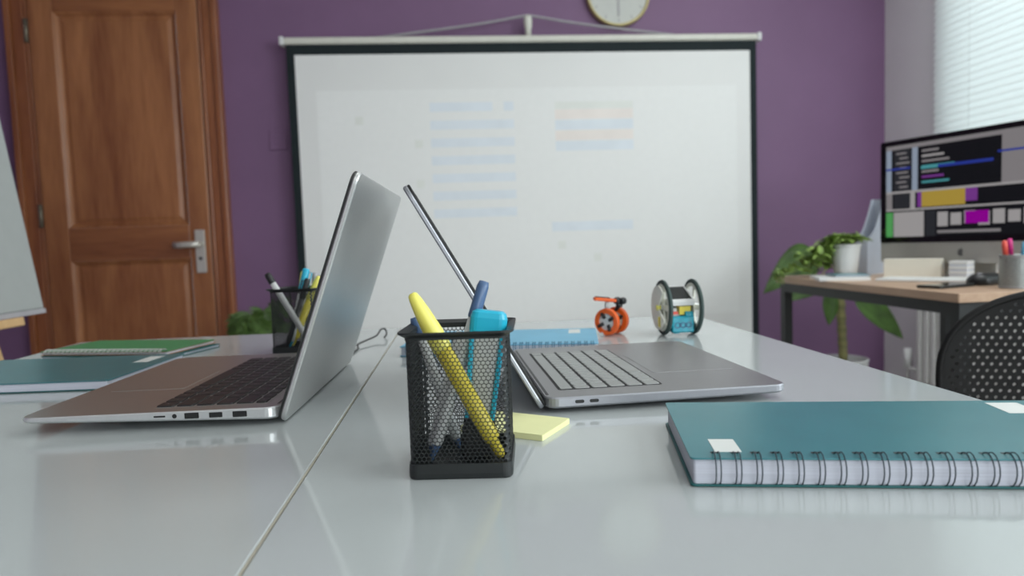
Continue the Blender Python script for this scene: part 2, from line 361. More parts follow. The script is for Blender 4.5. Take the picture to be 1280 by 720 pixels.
for x in (-0.35, 1.17):
    s = 1 if x > 0.4 else -1
    b = new(); tube(b, spline([(0.411 + s * 0.012, SY + 0.012, 2.050), (0.411 + s * 0.05, SY + 0.012, 2.043), (0.411 + s * 0.3, SY + 0.012, 2.003), (x, SY + 0.012, 1.947)], 5), 0.0065, 8); obj('hanging_wire', b, M_grey, t)
for a in (90, 210, 330):
    d = Vector((math.cos(rad(a)), math.sin(rad(a)) * 0.12 + (0 if a != 90 else -0.09), 0))
    if a == 90: d = Vector((0, -0.6, 0))
    b = new(); cyl(b, (0.411, SY + 0.055, 0.42), (0.411 + d.x * 0.55, SY + 0.055 + d.y * 0.3, 0.012), 0.011); obj('leg', b, M_black, t)
# faint projected spreadsheet on the cloth; projector light put into the patches' colour and glow
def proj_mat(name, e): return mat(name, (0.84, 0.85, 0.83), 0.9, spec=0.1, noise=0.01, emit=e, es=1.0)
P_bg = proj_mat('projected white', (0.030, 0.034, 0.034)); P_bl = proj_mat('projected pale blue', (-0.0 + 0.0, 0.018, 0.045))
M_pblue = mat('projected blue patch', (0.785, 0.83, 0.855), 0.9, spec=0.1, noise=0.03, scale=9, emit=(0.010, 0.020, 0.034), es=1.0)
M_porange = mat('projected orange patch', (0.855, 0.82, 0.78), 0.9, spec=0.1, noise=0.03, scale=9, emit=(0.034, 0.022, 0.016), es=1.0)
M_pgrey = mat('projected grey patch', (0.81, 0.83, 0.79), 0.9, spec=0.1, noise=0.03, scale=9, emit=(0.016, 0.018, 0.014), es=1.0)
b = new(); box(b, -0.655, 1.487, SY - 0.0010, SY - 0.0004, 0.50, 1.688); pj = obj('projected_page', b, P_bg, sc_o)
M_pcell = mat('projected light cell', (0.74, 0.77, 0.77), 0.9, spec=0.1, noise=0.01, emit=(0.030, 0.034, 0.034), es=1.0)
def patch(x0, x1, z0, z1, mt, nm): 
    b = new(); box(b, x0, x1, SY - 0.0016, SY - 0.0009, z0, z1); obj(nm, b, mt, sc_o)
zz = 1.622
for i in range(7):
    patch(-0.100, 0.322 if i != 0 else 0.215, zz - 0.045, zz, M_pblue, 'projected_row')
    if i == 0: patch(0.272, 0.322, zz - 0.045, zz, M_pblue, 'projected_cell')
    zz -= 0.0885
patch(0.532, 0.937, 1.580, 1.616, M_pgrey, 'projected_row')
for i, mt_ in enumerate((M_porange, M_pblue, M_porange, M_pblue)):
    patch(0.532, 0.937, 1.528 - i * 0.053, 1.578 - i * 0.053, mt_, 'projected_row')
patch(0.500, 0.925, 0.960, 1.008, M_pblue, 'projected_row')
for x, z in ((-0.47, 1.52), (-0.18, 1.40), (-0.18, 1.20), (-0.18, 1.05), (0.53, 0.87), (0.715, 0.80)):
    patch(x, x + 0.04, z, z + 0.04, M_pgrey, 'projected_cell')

# ------------------------------------------------------------------ meeting table: two desks side by side
def desk_unit(x0, x1, lab):
    t = thing('meeting_table', lab, 'table', ((x0 + x1) / 2, 0.545, 0), 0, 'white tables pushed together')
    w_ = x1 - x0
    b = new(); slab(b, w_, 1.49, TZ - 0.025, TZ, 0.002, 0.001); obj('tabletop', b, M_table, t)
    for sx in (-1, 1):
        for sy in (-1, 1):
            b = new(); box(b, sx * (w_ / 2 - 0.05) - 0.02, sx * (w_ / 2 - 0.05) + 0.02, sy * 0.68 - 0.02, sy * 0.68 + 0.02, 0, TZ - 0.065); obj('leg', b, M_dark, t)
    b = new()
    for sx in (-1, 1): box(b, sx * (w_ / 2 - 0.05) - 0.015, sx * (w_ / 2 - 0.05) + 0.015, -0.66, 0.66, TZ - 0.065, TZ - 0.0255)
    for sy in (-1, 1): box(b, -(w_ / 2 - 0.065), w_ / 2 - 0.065, sy * 0.68 - 0.015, sy * 0.68 + 0.015, TZ - 0.065, TZ - 0.0255)
    obj('under_frame', b, M_dark, t)
    return t
tl = desk_unit(-0.700, -0.1112, 'left white table with the silver laptop standing on it')
tr = desk_unit(-0.1096, 0.467, 'right white table with the grey laptop and toy robots on it')
b = new(); box(b, 0.29445, 0.29585, -0.744, 0.744, TZ - 0.024, TZ - 0.0004); obj('edge_band', b, M_seam, tl)

# ------------------------------------------------------------------ laptops
ROWS_L = [[1] * 14, [1] * 13 + [1.8], [1.4] + [1] * 12 + [1.4], [1.7] + [1] * 11 + [2.1], [2.3] + [1] * 10 + [2.5], [1.2, 1, 1, 1.1, 5.3, 1.1, 1, 1.1, 1, 1]]
LEG = [['esc'] + ['F%d' % i for i in range(1, 13)] + ['del'], list('`1234567890-=') + ['<-'], ['tab'] + list('QWERTYUIOP[]') + ['\\'],
       ['caps'] + list("ASDFGHJKL;'") + ['enter'], ['shift'] + list('ZXCVBNM,./') + ['shift'], ['ctrl', 'fn', '', 'alt', '', 'alt', 'ctrl', '<', '^', '>']]
_tx = {}
def text_tris(s):
    if s in _tx: return _tx[s]
    cu = bpy.data.curves.new('tx', 'FONT'); cu.body = s; cu.size = 1; cu.resolution_u = 1; cu.align_x = 'CENTER'; cu.align_y = 'CENTER'
    o = bpy.data.objects.new('tx', cu); me = bpy.data.meshes.new_from_object(o)
    r = ([v.co.copy() for v in me.vertices], [list(p.vertices) for p in me.polygons])
    bpy.data.objects.remove(o); bpy.data.curves.remove(cu); bpy.data.meshes.remove(me); _tx[s] = r; return r
def laptop(lab, loc, rz, W, D, dz, bot, botf, kb, lid_len, lid_ang, lid_th, m_body, m_key, touch, ports, m_edge, pad, m_well, drop, m_lid):
    t = thing('laptop', lab, 'laptop', loc, rz)
    # base: x 0 (hinge) .. D (front), y 0 (user's left) .. W
    def lp(k, zf, r): return [(x, y, zf(x)) for x, y in rrect(D - 2 * k, W - 2 * k, max(r - k, 0.001), 6, D / 2 + 0.003, W / 2)]
    tb = lambda x: bot + (botf - bot) * max(0, min(1, x / D)) ** 1.5
    b = new()
    loops(b, [lp(0.012, lambda x: tb(x), 0.012), lp(0.003, lambda x: tb(x) + 0.0008, 0.012), lp(0.0008, lambda x: tb(x) + 0.002, 0.012), lp(0, lambda x: max(tb(x) + 0.0032, 0), 0.012), lp(0, lambda x: dz - 0.0012, 0.012), lp(0.001, lambda x: dz, 0.012)],
          mis=[1, 1, 1, 1, 1, 0])
    base = obj('base', b, [m_body, m_edge], t)
    for f in base.data.polygons: 
        if f.normal.z > 0.9: f.material_index = 0
    for x in (0.04, D - 0.06):
        for y in (0.07, W - 0.07):
            b = new(); cyl(b, (x, y, 0), (x, y, tb(x) + 0.001), 0.006, seg=12); obj('rubber_foot', b, M_black, t)
    # keyboard
    kx0, kx1, ky0, ky1 = kb
    b = new(); slab(b, kx1 - kx0 + 0.002, ky1 - ky0 + 0.002, dz - 0.0002, dz + 0.0002, 0.003, 0.0001, (kx0 + kx1) / 2, (ky0 + ky1) / 2)
    kbd = obj('keyboard', b, m_well, t)
    rows = ROWS_L; xs = []
    if touch: hs = [touch] + [(kx1 - kx0 - touch) / 5] * 5
    else: hs = [(kx1 - kx0) * 0.12] + [(kx1 - kx0) * 0.176] * 5
    x = kx0; gap = 0.0013 if touch else 0.0013
    for r, ws in enumerate(rows):
        if touch and r == 0:
            b = new(); slab(b, hs[0] - 2 * gap, ky1 - ky0 - 2 * gap - 0.019, dz, dz + 0.0009, 0.001, 0.0002, x + hs[0] / 2, (ky0 + ky1) / 2 - 0.009)
            obj('touch_strip', b, m_key, kbd)
            b = new(); slab(b, hs[0] - 2 * gap, 0.017, dz, dz + 0.0012, 0.001, 0.0002, x + hs[0] / 2, ky1 - 0.0095); obj('key', b, m_key, kbd)
            x += hs[0]; continue
        U = (ky1 - ky0) / sum(ws); y = ky0
        for c, wk in enumerate(ws):
            kw = wk * U; cx, cy = x + hs[r] / 2, y + kw / 2; dx, dy = hs[r] - 2 * gap, kw - 2 * gap
            b = new()
            loops(b, [[(px, py, z) for px, py in rrect(dx - k, dy - k, 0.0015, 2)] for z, k in (((0, 0), (0.0005, 0.0002), (0.0008, 0.0008)) if touch else ((0, 0), (0.0010, 0.0002), (0.0014, 0.0009)))])
            s = LEG[r][c]
            if s and not touch:
                vs, fs = text_tris(s); h = 0.0042 if len(s) == 1 else 0.0026
                nv = [b.verts.new((-v.y * h, v.x * h, 0.00150)) for v in vs]
                for f_ in fs:
                    try: fc = b.faces.new([nv[i] for i in f_]); fc.material_index = 1
                    except ValueError: pass
            k = obj('key', b, [m_key, M_leg], kbd, recalc=False); k.location = (cx, cy, dz + 0.0001)
            y += kw
        x += hs[r]
    b = new(); slab(b, pad[1] - pad[0], pad[3] - pad[2], dz - 0.0001, dz + 0.00025, 0.004, 0.0001, (pad[0] + pad[1]) / 2, (pad[2] + pad[3]) / 2)
    obj('trackpad', b, m_body, t)
    # lid
    LM = Matrix.Translation((0.001, 0, dz - 0.0065)) @ Matrix.Rotation(-lid_ang, 4, 'Y') @ Matrix.Scale(-1, 4, (0, 0, 1))
    # local lid: +x runs up the lid, +z is the outer... inner face looks to the user
    def LP(w2, l2, z, r, k): return [(x, y, z) for x, y in rrect(l2 + drop - 2 * k, w2 - 2 * k, max(r - k, 0.001), 6, lid_len / 2 - drop / 2, W / 2)]
    b = new(); loops(b, [LP(W, lid_len, -lid_th, 0.012, 0.0012), LP(W, lid_len, -lid_th + 0.0012, 0.012, 0), LP(W, lid_len, -0.0012, 0.012, 0), LP(W, lid_len, 0, 0.012, 0.0008)], M=LM)
    lid = obj('lid', b, m_lid, t)
    b = new(); loops(b, [LP(W, lid_len, 0.0, 0.012, 0.0004), LP(W, lid_len, 0.0018, 0.012, 0.0004), LP(W, lid_len, 0.0024, 0.012, 0.0014)], M=LM); obj('bezel', b, M_black, lid)
    b = new(); loops(b, [[(x, y, z) for x, y in rrect(lid_len - 0.03, W - 0.02, 0.002, 3, lid_len / 2 + 0.004, W / 2)] for z in (0.0022, 0.0026)], M=LM); obj('display', b, M_gloss, lid)
    b = new(); cyl(b, (0.004, W * 0.1, dz - 0.0065), (0.004, W * 0.9, dz - 0.0065), 0.0045, seg=14); obj('hinge', b, M_black, t)
    b = new(); box(b, 0.0055, 0.0080, 0.014, W - 0.014, dz - 0.0005, dz + 0.0002); obj('hinge_gap', b, M_black, t)
    for nm, x, wp, hp_, side in ports:
        y = W if side else 0
        zc = (dz + tb(x)) / 2 + 0.0012; b = new()
        if nm == 'audio_jack': cyl(b, (x, y - 0.001, zc), (x, y + 0.0003 if side else y - 0.0003, zc), hp_ / 2, seg=14)
        else: slab(b, wp, hp_, -0.001, 0.0004, hp_ * (0.48 if nm == 'usb_c_port' else 0.12), 0.0001, M=Matrix.Translation((x, y, zc)) @ Matrix.Rotation(rad(-90 if side else 90), 4, 'X'))
        o = obj(nm, b, M_black, t)
    return t
# silver laptop on the left, open towards the left; its right side faces us
laptop('silver laptop seen from its right side, lid open, in front of the left pen holder', (-0.1495, 0.9195, TZ), rad(180 - 2.0), 0.318, 0.227, 0.0165, 0.0045, 0.0105,
       (0.018, 0.120, 0.040, 0.300), 0.228, rad(180 - 70.3), 0.0046, M_alu, M_key, 0,
       [('card_slot', 0.107, 0.010, 0.0014, 1), ('audio_jack', 0.094, 0.004, 0.0040, 1), ('usb_port', 0.079, 0.0125, 0.0052, 1), ('network_port', 0.058, 0.0115, 0.0046, 1), ('usb_port', 0.037, 0.0125, 0.0052, 1)],
       M_edge, (0.130, 0.205, 0.115, 0.215), M_alu, 0.008, M_lid)
# grey laptop on the right, open towards the right; its left side faces us
laptop('grey laptop seen from its left side, lid leaning left, behind the teal notebook', (0.0725, 0.585, TZ), rad(1.2), 0.287, 0.230, 0.0150, 0.0035, 0.0060,
       (0.0210, 0.1210, 0.031, 0.243), 0.231, rad(180 - 60.5), 0.0045, M_alu2, M_key2, 0.014,
       [('usb_c_port', 0.034, 0.0085, 0.0030, 0), ('usb_c_port', 0.0475, 0.0085, 0.0030, 0)], M_edge2, (0.130, 0.218, 0.085, 0.205), M_keywell, 0.004, M_edge2)

# ------------------------------------------------------------------ pen holders of wire mesh
def on_rrect(s, w_, r):
    """point and outward normal at arc length s on a rounded square of side w_"""
    st = w_ - 2 * r; qa = PI / 2 * r; side = st + qa; k = int(s // side) % 4; q = s - (s // side) * side
    if q < st: p = Vector((-st / 2 + q, -w_ / 2)); n = Vector((0, -1)); corner = False
    else: a = (q - st) / r; p = Vector((st / 2 + r * math.sin(a), -w_ / 2 + r - r * math.cos(a))); n = Vector((math.sin(a), -math.cos(a))); corner = True
    c, s_ = math.cos(k * PI / 2), math.sin(k * PI / 2)
    return Vector((p.x * c - p.y * s_, p.x * s_ + p.y * c)), corner
def pen_holder(lab, loc, rz):
    t = thing('pen_holder', lab, 'pen holder', loc, rz, 'black mesh pen holders')
    Wd, rc, H = 0.067, 0.005, 0.0965
    per = 4 * (Wd - 2 * rc + PI / 2 * rc); N = 84; pitch = per / N; rows = int((H - 0.010) / (pitch * 0.866 * 0.93)); dzr = (H - 0.010) / rows
    b = new(); hx = pitch / math.sqrt(3)
    def P(u, v):
        p, c = on_rrect(u % per, Wd, rc); v = max(0.008, min(H, v)); return (p.x, p.y, v)
    for j in range(rows):
        for i in range(N):
            u = (i + 0.5 * (j % 2)) * pitch; v = 0.010 + (j + 0.5) * dzr
            pc, corner = on_rrect(u % per, Wd, rc); corner = corner and abs(abs(pc.x) - abs(pc.y)) < 0.0022
            out = []; inn = []
            for k in range(6):
                a = PI / 6 + k * PI / 3
                ox, oz = math.cos(a) * hx, math.sin(a) * hx * dzr / (pitch * 0.866)
                out.append(b.verts.new(P(u + ox, v + oz)))
                if not corner: inn.append(b.verts.new(P(u + ox * 0.83, v + oz * 0.83)))
            if corner: b.faces.new(out)
            else:
                for k in range(6): b.faces.new((out[k], out[(k + 1) % 6], inn[(k + 1) % 6], inn[k]))
    bmesh.ops.remove_doubles(b, verts=b.verts[:], dist=0.00004)
    o = obj('mesh_wall', b, M_dark, t); sd = o.modifiers.new('solid', 'SOLIDIFY'); sd.thickness = 0.0005; sd.offset = 0
    # rim: flared lip
    b = new(); L = []
    for w_, z, r in ((Wd - 0.0008, H - 0.003, rc), (Wd + 0.0012, H - 0.003, rc), (Wd + 0.0014, H - 0.0015, rc), (Wd + 0.010, H + 0.0012, rc + 0.003), (Wd + 0.010, H + 0.0026, rc + 0.003), (Wd - 0.0008, H + 0.0005, rc)):
        L.append([(x, y, z) for x, y in rrect(w_, w_, r, 5)])
    loops(b, L, close=True); obj('rim', b, M_dark, t)
    b = new()
    L = [[(x, y, z) for x, y in rrect(w_, w_, r, 6)] for w_, z, r in ((Wd + 0.0012, 0.0, rc + 0.0005), (Wd + 0.0028, 0.0010, rc + 0.001), (Wd + 0.0032, 0.004, rc + 0.0015), (Wd + 0.0024, 0.0105, rc + 0.001), (Wd - 0.001, 0.0105, rc), (Wd - 0.001, 0.003, rc))]
    loops(b, L); obj('base', b, M_dark, t)
    return t
ch1 = pen_holder('black wire mesh pen holder at the table front, beside the yellow notes', (0.0013, 0.468, TZ), rad(-6.6))
ch2 = pen_holder('black wire mesh pen holder standing behind the silver laptop lid', (-0.243, 1.053, TZ), rad(-12))
def highlighter(lab, p0, p1, r, mb, mc, group=None):
    """round pen, cap at p1"""
    p0 = Vector(p0); p1 = Vector(p1); t = thing('highlighter', lab, 'highlighter', p0, 0, group); q = p1 - p0
    b = new(); revolve(b, [(0, r * 0.35), (0.015, r * 0.5), (0.03, r * 0.6), (0.10, r * 0.62), (0.11, r * 0.92), (0.14, r), (0.70, r)], (0, 0, 0), q, 20); obj('barrel', b, mb, t)
    b = new(); revolve(b, [(0.66, r * 1.08), (0.67, r * 1.12), (0.76, r * 1.12), (0.88, r * 0.92), (0.96, r * 0.70), (0.99, r * 0.55), (1.0, r * 0.3)], (0, 0, 0), q, 20); cp = obj('cap', b, mc, t)
    return t
def pen(lab, p0, p1, r, mb, mc, mt_=None, clip=True, cap=0.28):
    p0 = Vector(p0); p1 = Vector(p1); t = thing('pen', lab, 'pen', p0, 0); q = p1 - p0; x, y, a = frame_from(q)
    b = new(); revolve(b, [(0, r * 0.18), (0.03, r * 0.3), (0.09, r * 0.8), (0.12, r), (1 - cap, r)], (0, 0, 0), q, 16, mis=[1, 1, 0, 0]); obj('barrel', b, [mb, mt_ or mc], t)
    b = new(); revolve(b, [(1 - cap - 0.01, r * 1.02), (1 - cap, r * 1.15), (0.97, r * 1.12), (1, r * 0.9)], (0, 0, 0), q, 16); cp = obj('cap', b, mc, t)
    if clip:
        b = new(); tube(b, [q * 0.96 + y * r * 1.0, q * 0.955 + y * r * 1.9, q * (1 - cap + 0.06) + y * r * 1.7, q * (1 - cap + 0.04) + y * r * 1.2], r * 0.22, 8); obj('clip', b, mc, cp)
    return t
highlighter('yellow highlighter leaning across the front of the nearest pen holder', (0.0262, 0.4475, 0.7592), (-0.0305, 0.4500, 0.8740), 0.0060, M_yel2, M_yel)
pen('grey ballpoint with blue end crossing behind the yellow highlighter, nearest pen holder', (-0.0225, 0.460, 0.7545), (0.0200, 0.4835, 0.8780), 0.0040, M_clear, M_navy, clip=False, cap=0.2)
pen('grey pen with navy end in the back left corner of the nearest pen holder', (-0.002, 0.4815, 0.7545), (-0.0318, 0.4905, 0.8535), 0.0038, M_clear, M_navy, clip=False, cap=0.12)
pen('short frosted pen standing wholly inside the nearest pen holder', (-0.0235, 0.4705, 0.7545), (0.0030, 0.4820, 0.8420), 0.0048, M_clear, M_clear, M_navy, clip=False)
# flat highlighter
p0, p1 = Vector((0.0090, 0.4660, 0.7545)), Vector((0.0225, 0.4680, 0.8585)); q = p1 - p0
t = thing('flat_highlighter', 'cyan capped flat marker standing in the nearest pen holder', 'highlighter', p0)
def flat(sec, mt_, nm, parent, mis=None):
    a = q.normalized(); xx = (Vector((1, -0.11, 0)) - a * a.x).normalized(); yy = a.cross(xx); L = []
    for tt, w_, d_ in sec: L.append([q * tt + xx * x + yy * y for x, y in rrect(w_, d_, min(w_, d_) * 0.35, 4)])
    b = new(); loops(b, L); return obj(nm, b, mt_, parent)
flat([(0.0, 0.020, 0.010), (0.02, 0.023, 0.012), (0.22, 0.023, 0.013), (0.28, 0.022, 0.0128)], M_black, 'black_end', t)
flat([(0.27, 0.017, 0.0115), (0.86, 0.021, 0.0125)], M_clear, 'barrel', t)
for s in (-1, 1):
    a = q.normalized(); xx = (Vector((1, -0.11, 0)) - a * a.x).normalized(); yy = a.cross(xx)
    b = new(); L = []
    for tt, off in ((0.27, 0.0088), (0.86, 0.0108)): L.append([q * tt + xx * (s * off + x) + yy * y for x, y in rrect(0.0034, 0.0132, 0.001, 3)])
    loops(b, L); obj('side_grip', b, M_cyan, t)
flat([(0.845, 0.023, 0.0145), (0.86, 0.0262, 0.0155), (0.95, 0.0262, 0.0155), (0.985, 0.024, 0.0135), (1.0, 0.019, 0.010)], M_cyan, 'cap', t)
# far pen holder
pen('white pen with black tip leaning out of the far pen holder', (-0.2215, 1.0230, 0.7575), (-0.2880, 1.0420, 0.8720), 0.0046, M_white, M_black, M_black, clip=False, cap=0.12)
pen('dark pen standing crosswise in the far pen holder', (-0.2630, 1.0310, 0.7565), (-0.2290, 1.0500, 0.8620), 0.0040, M_black, M_black)
highlighter('yellow highlighter on the right of the far pen holder', (-0.2600, 1.0560, 0.7580), (-0.2145, 1.0620, 0.8650), 0.0058, M_yel2, M_yel)
highlighter('yellow capped highlighter on the left of the blue pen, far pen holder', (-0.2500, 1.0760, 0.7580), (-0.2420, 1.0760, 0.8730), 0.0052, M_clear, M_yel)
pen('clear pen with cyan cap in the middle of the far pen holder', (-0.2600, 1.0390, 0.7560), (-0.2330, 1.0620, 0.8770), 0.0050, M_clear, M_cyan)
pen('grey pen at the back of the far pen holder', (-0.2280, 1.0770, 0.7560), (-0.2240, 1.0790, 0.8700), 0.0044, M_clear, M_grey)

# ------------------------------------------------------------------ notebooks
def notebook(lab, loc, rz, w_, d_, th, mc, mb, mp, stickers=(), ring=None, rg=None, ring_side=0, band=None, name='notebook'):
    """origin at the near left corner of the near edge; w_ along x, d_ along y"""
    t = thing(name, lab, 'notebook', loc, rz)
    b = new(); slab(b, w_, d_, 0.0004, 0.0016, 0.003, 0.0003, w_ / 2, d_ / 2); obj('back_cover', b, mb, t)
    b = new(); slab(b, w_ - 0.004, d_ - 0.004, 0.0016, th - 0.0012, 0.002, 0.0001, w_ / 2, d_ / 2); obj('pages', b, mp, t)
    if band: b = new(); slab(b, w_ - 0.001, d_ - 0.001, th - 0.0022, th - 0.0012, 0.003, 0.0002, w_ / 2, d_ / 2); obj('board', b, band, t)
    b = new(); slab(b, w_, d_, th - 0.0012, th, 0.003, 0.0003, w_ / 2, d_ / 2); obj('front_cover', b, mc, t)
    for x0, x1, y0, y1 in stickers:
        b = new(); box(b, x0, x1, y0, y1, th - 0.0001, th + 0.0002); obj('sticker', b, M_sticker, t)
    if ring:
        n, x0, pitch, rr = ring; b = new(); R_ = th / 2 + 0.0009
        for k in range(n):
            for s in (0, 0.0030):
                x = x0 + k * pitch + s; P_ = []
                for i in range(15):
                    a = rad(-78) + rad(336) * i / 14
                    # oval loop round the near edge
                    P_.append((x + 0.0014 * math.sin(a * 0.5) * 0, 0.0048 - math.cos(a) * (-0.0078) * -1 + 0.0002, R_ + rr + 0.0001 + math.sin(a) * R_))
                tube(b, P_, rr, 5)
            # the little bar joining both loops on the cover
        obj('wire_binding', b, rg, t)
        b = new()
        for k in range(n): box(b, x0 + k * pitch - 0.001, x0 + k * pitch + 0.004, 0.0095, 0.0125, th - 0.0001, th + 0.00015)
        obj('binding_holes', b, M_black, t)
    return t
notebook('teal spiral notebook in the right foreground, wire binding towards the viewer', (0.1400, 0.3935, TZ), rad(-11.6), 0.300, 0.143, 0.0185, M_teal, M_tealb, M_paper,
         stickers=((0.0170, 0.0335, 0.0120, 0.0390), (0.2430, 0.2660, 0.1040, 0.1350)), ring=(23, 0.0150, 0.0122, 0.00042), rg=M_wire)
notebook('teal notebook with cream sticker on the left table, left of the silver laptop', (-0.6760, 0.8260, TZ), rad(-4.0), 0.265, 0.190, 0.0120, M_teal, M_tealb, M_paper,
         stickers=((0.225, 0.245, 0.125, 0.172),))
notebook('dark green notebook lying under the bright green one', (-0.6500, 1.0820, TZ), rad(-17), 0.226, 0.128, 0.0055, M_tealb, M_tealb, M_paper)
notebook('bright green spiral notebook on top, far left of the left table', (-0.6520, 1.0860, TZ + 0.0058), rad(-15), 0.222, 0.120, 0.0065, M_green, M_kraft, M_paper,
         ring=(26, 0.010, 0.0080, 0.0006), rg=M_wireW, band=M_kraft)
notebook('light blue spiral notebook behind the grey laptop', (-0.0850, 0.9450, TZ), rad(-10.5), 0.281, 0.160, 0.0145, M_sky, M_sky, M_paper,
         stickers=((0.238, 0.256, 0.105, 0.148),), ring=(30, 0.010, 0.0090, 0.0006), rg=M_wireB)
# sticky notes
t = thing('sticky_notes', 'pale yellow pad of sticky notes right of the nearest pen holder', 'sticky notes', (0.0618, 0.5065, TZ), rad(57))
b = new(); slab(b, 0.054, 0.076, 0.0, 0.0045, 0.0006, 0.0002, 0.027, 0.038); obj('pad', b, M_post, t)
b = new(); slab(b, 0.054, 0.076, 0.0047, 0.0049, 0.0006, 0.00005, 0.027, 0.0382); obj('top_note', b, M_post, t)
# bent wire
b = new(); tube(b, spline([(-0.165, 0.950, TZ + 0.0018), (-0.158, 0.990, TZ + 0.0018), (-0.1560, 1.035, TZ + 0.0018), (-0.1600, 1.062, TZ + 0.004), (-0.152, 1.085, TZ + 0.006), (-0.139, 1.128, TZ + 0.008), (-0.1345, 1.158, TZ + 0.014), (-0.1290, 1.172, TZ + 0.014), (-0.1255, 1.168, TZ + 0.006), (-0.1275, 1.150, TZ + 0.0018)], 6), 0.0015, 8)
tag(obj('bent_wire', b, M_black), 'thin black bent wire on the white table behind the silver laptop lid', 'wire')

# ------------------------------------------------------------------ toy robots
t = thing('toy_robot', 'small orange toy robot with two ring wheels, left of the solar one', 'toy robot', (0.2450, 1.075, TZ))
ax = Vector((-0.69, -0.724, 0)); c1 = Vector((-0.003, -0.014, 0.0223)); c2 = c1 - ax * 0.030
for c in (c1, c2):
    x, y, a = frame_from(ax)
    b = new(); L = []
    for (ro, h) in ((0.0140, -0.0045), (0.0212, -0.0045), (0.0221, -0.003), (0.0221, 0.003), (0.0212, 0.0045), (0.0140, 0.0045)):
        L.append([c + (x * math.cos(2 * PI * i / 32) + y * math.sin(2 * PI * i / 32)) * ro + ax * h for i in range(32)])
    loops(b, L, close=True); wh = obj('ring_wheel', b, M_orange, t)
    b = new(); cyl(b, c - ax * 0.0015, c + ax * 0.0015, 0.0148, seg=24); hub = obj('hub', b, M_white if c is c1 else M_ivory, wh)
    for k in range(4):
        an = 0.5 + k * PI / 2; d = x * math.cos(an) + y * math.sin(an)
        b = new(); revolve(b, [(0, 0.0028), (1, 0.0034)], c + d * 0.006 + ax * 0.0022, c + d * 0.0165 + ax * 0.0036, 8); obj('bracket', b, M_black, hub)
b = new(); cyl(b, c1, c2, 0.003, seg=12); obj('axle', b, M_grey, t)
b = new(); tube(b, [c1 + Vector((0.002, 0.006, 0.016)), c1 + Vector((0.001, 0.006, 0.027)), c1 + Vector((0.003, 0.006, 0.033))], 0.0035, 8); obj('post', b, M_clear, t)
AM = Matrix.Translation(c1 + Vector((0.0, 0.006, 0.0345))) @ Matrix.Rotation(rad(7), 4, 'Y')
b = new(); slab(b, 0.038, 0.013, -0.0015, 0.0040, 0.003, 0.0010, -0.0015, 0, M=AM); arm = obj('arm', b, M_orange, t)
b = new(); slab(b, 0.024, 0.008, 0.0040, 0.0056, 0.002, 0.0004, -0.006, 0, M=AM); obj('arm_strip', b, M_black, arm)
for px, pz, r in ((0.019, 0.000, 0.0060), (0.028, -0.001, 0.0060), (0.022, -0.008, 0.0045)):
    b = new(); p = c1 + Vector((px, 0.006, 0.0335 + pz)); revolve(b, [(0, r * 0.7), (0.2, r), (0.8, r), (1, r * 0.7)], p + ax * -0.006, p + ax * 0.006, 8, smooth=False); obj('gear_block', b, M_black, t)
b = new(); tube(b, [c1 + Vector((0.022, 0.006, 0.024)), c1 + Vector((0.019, 0.015, 0.018)), c2 + Vector((0, 0, 0.016))], 0.003, 8); obj('strut', b, M_black, t)
b = new(); cyl(b, c1 + Vector((-0.010, -0.003, -0.0195)) , c1 + Vector((-0.008, 0.006, -0.0195)), 0.0026, seg=12); obj('caster', b, M_clear, t)

t = thing('toy_robot', 'toy robot with two big rubber-rimmed wheels and solar panel top', 'toy robot', (0.352, 1.036, TZ))
WR = 0.0445
for s in (-1, 1):
    cx = s * 0.0245
    b = new(); torus(b, (cx, 0, WR), (1, 0, 0), WR - 0.0038, 0.0038, 56, 10, wide=0.9); wh = obj('tyre', b, M_tyre, t)
    b = new(); L = []
    for ro, h in ((WR - 0.012, -0.0018), (WR - 0.0065, -0.0028), (WR - 0.0065, 0.0028), (WR - 0.012, 0.0018)):
        L.append([(cx + h, math.cos(2 * PI * i / 48) * ro, WR + math.sin(2 * PI * i / 48) * ro) for i in range(48)])
    loops(b, L, close=True)
    for k in range(5):
        a = 2 * PI * k / 5 + 0.3
        box(b, cx - 0.0012, cx + 0.0012, -0.004, 0.004, 0.004, WR - 0.0105, M=Matrix.Translation((0, 0, WR)) @ Matrix.Rotation(a, 4, 'X'))
    obj('rim', b, M_ivory, wh)
    b = new(); revolve(b, [(0, 0.003), (0.3, 0.005), (0.7, 0.005), (1, 0.0035)], (cx - 0.006 * (1 if s > 0 else 1.4), 0, WR), (cx + 0.011, 0, WR), 14); obj('hub', b, M_white, wh)
    if s < 0:
        b = new(); L = []   # outer cover disc, three quarter
        n = 30
        for h in (-0.0085, -0.0065):
            L.append([(cx + h, 0, WR)] + [(cx + h, math.cos(rad(-150) + rad(285) * i / n) * (WR - 0.009), WR + math.sin(rad(-150) + rad(285) * i / n) * (WR - 0.009)) for i in range(n + 1)])
        loops(b, L); obj('wheel_cover', b, M_ivory, wh)
        b = new(); cyl(b, (cx - 0.0105, 0, WR), (cx - 0.004, 0, WR), 0.0045, seg=14); obj('cover_cap', b, M_yel, wh)
        b = new(); box(b, cx - 0.0100, cx - 0.0080, -0.012, -0.004, WR - 0.030, WR - 0.014); obj('yellow_tab', b, M_yel2, wh)
b = new(); cyl(b, (-0.024, 0, WR), (0.024, 0, WR), 0.0025, seg=12); obj('axle', b, M_clear, t)
PM = Matrix.Translation((0.0, 0.0, 0.0655)) @ Matrix.Rotation(rad(22), 4, 'X')
b = new()
box(b, -0.0190, -0.0165, -0.026, 0.026, -0.004, 0.002, M=PM); box(b, 0.0165, 0.0190, -0.026, 0.026, -0.004, 0.002, M=PM)
box(b, -0.0165, 0.0165, -0.026, -0.023, -0.004, 0.002, M=PM); box(b, -0.0165, 0.0165, 0.023, 0.026, -0.004, 0.002, M=PM)
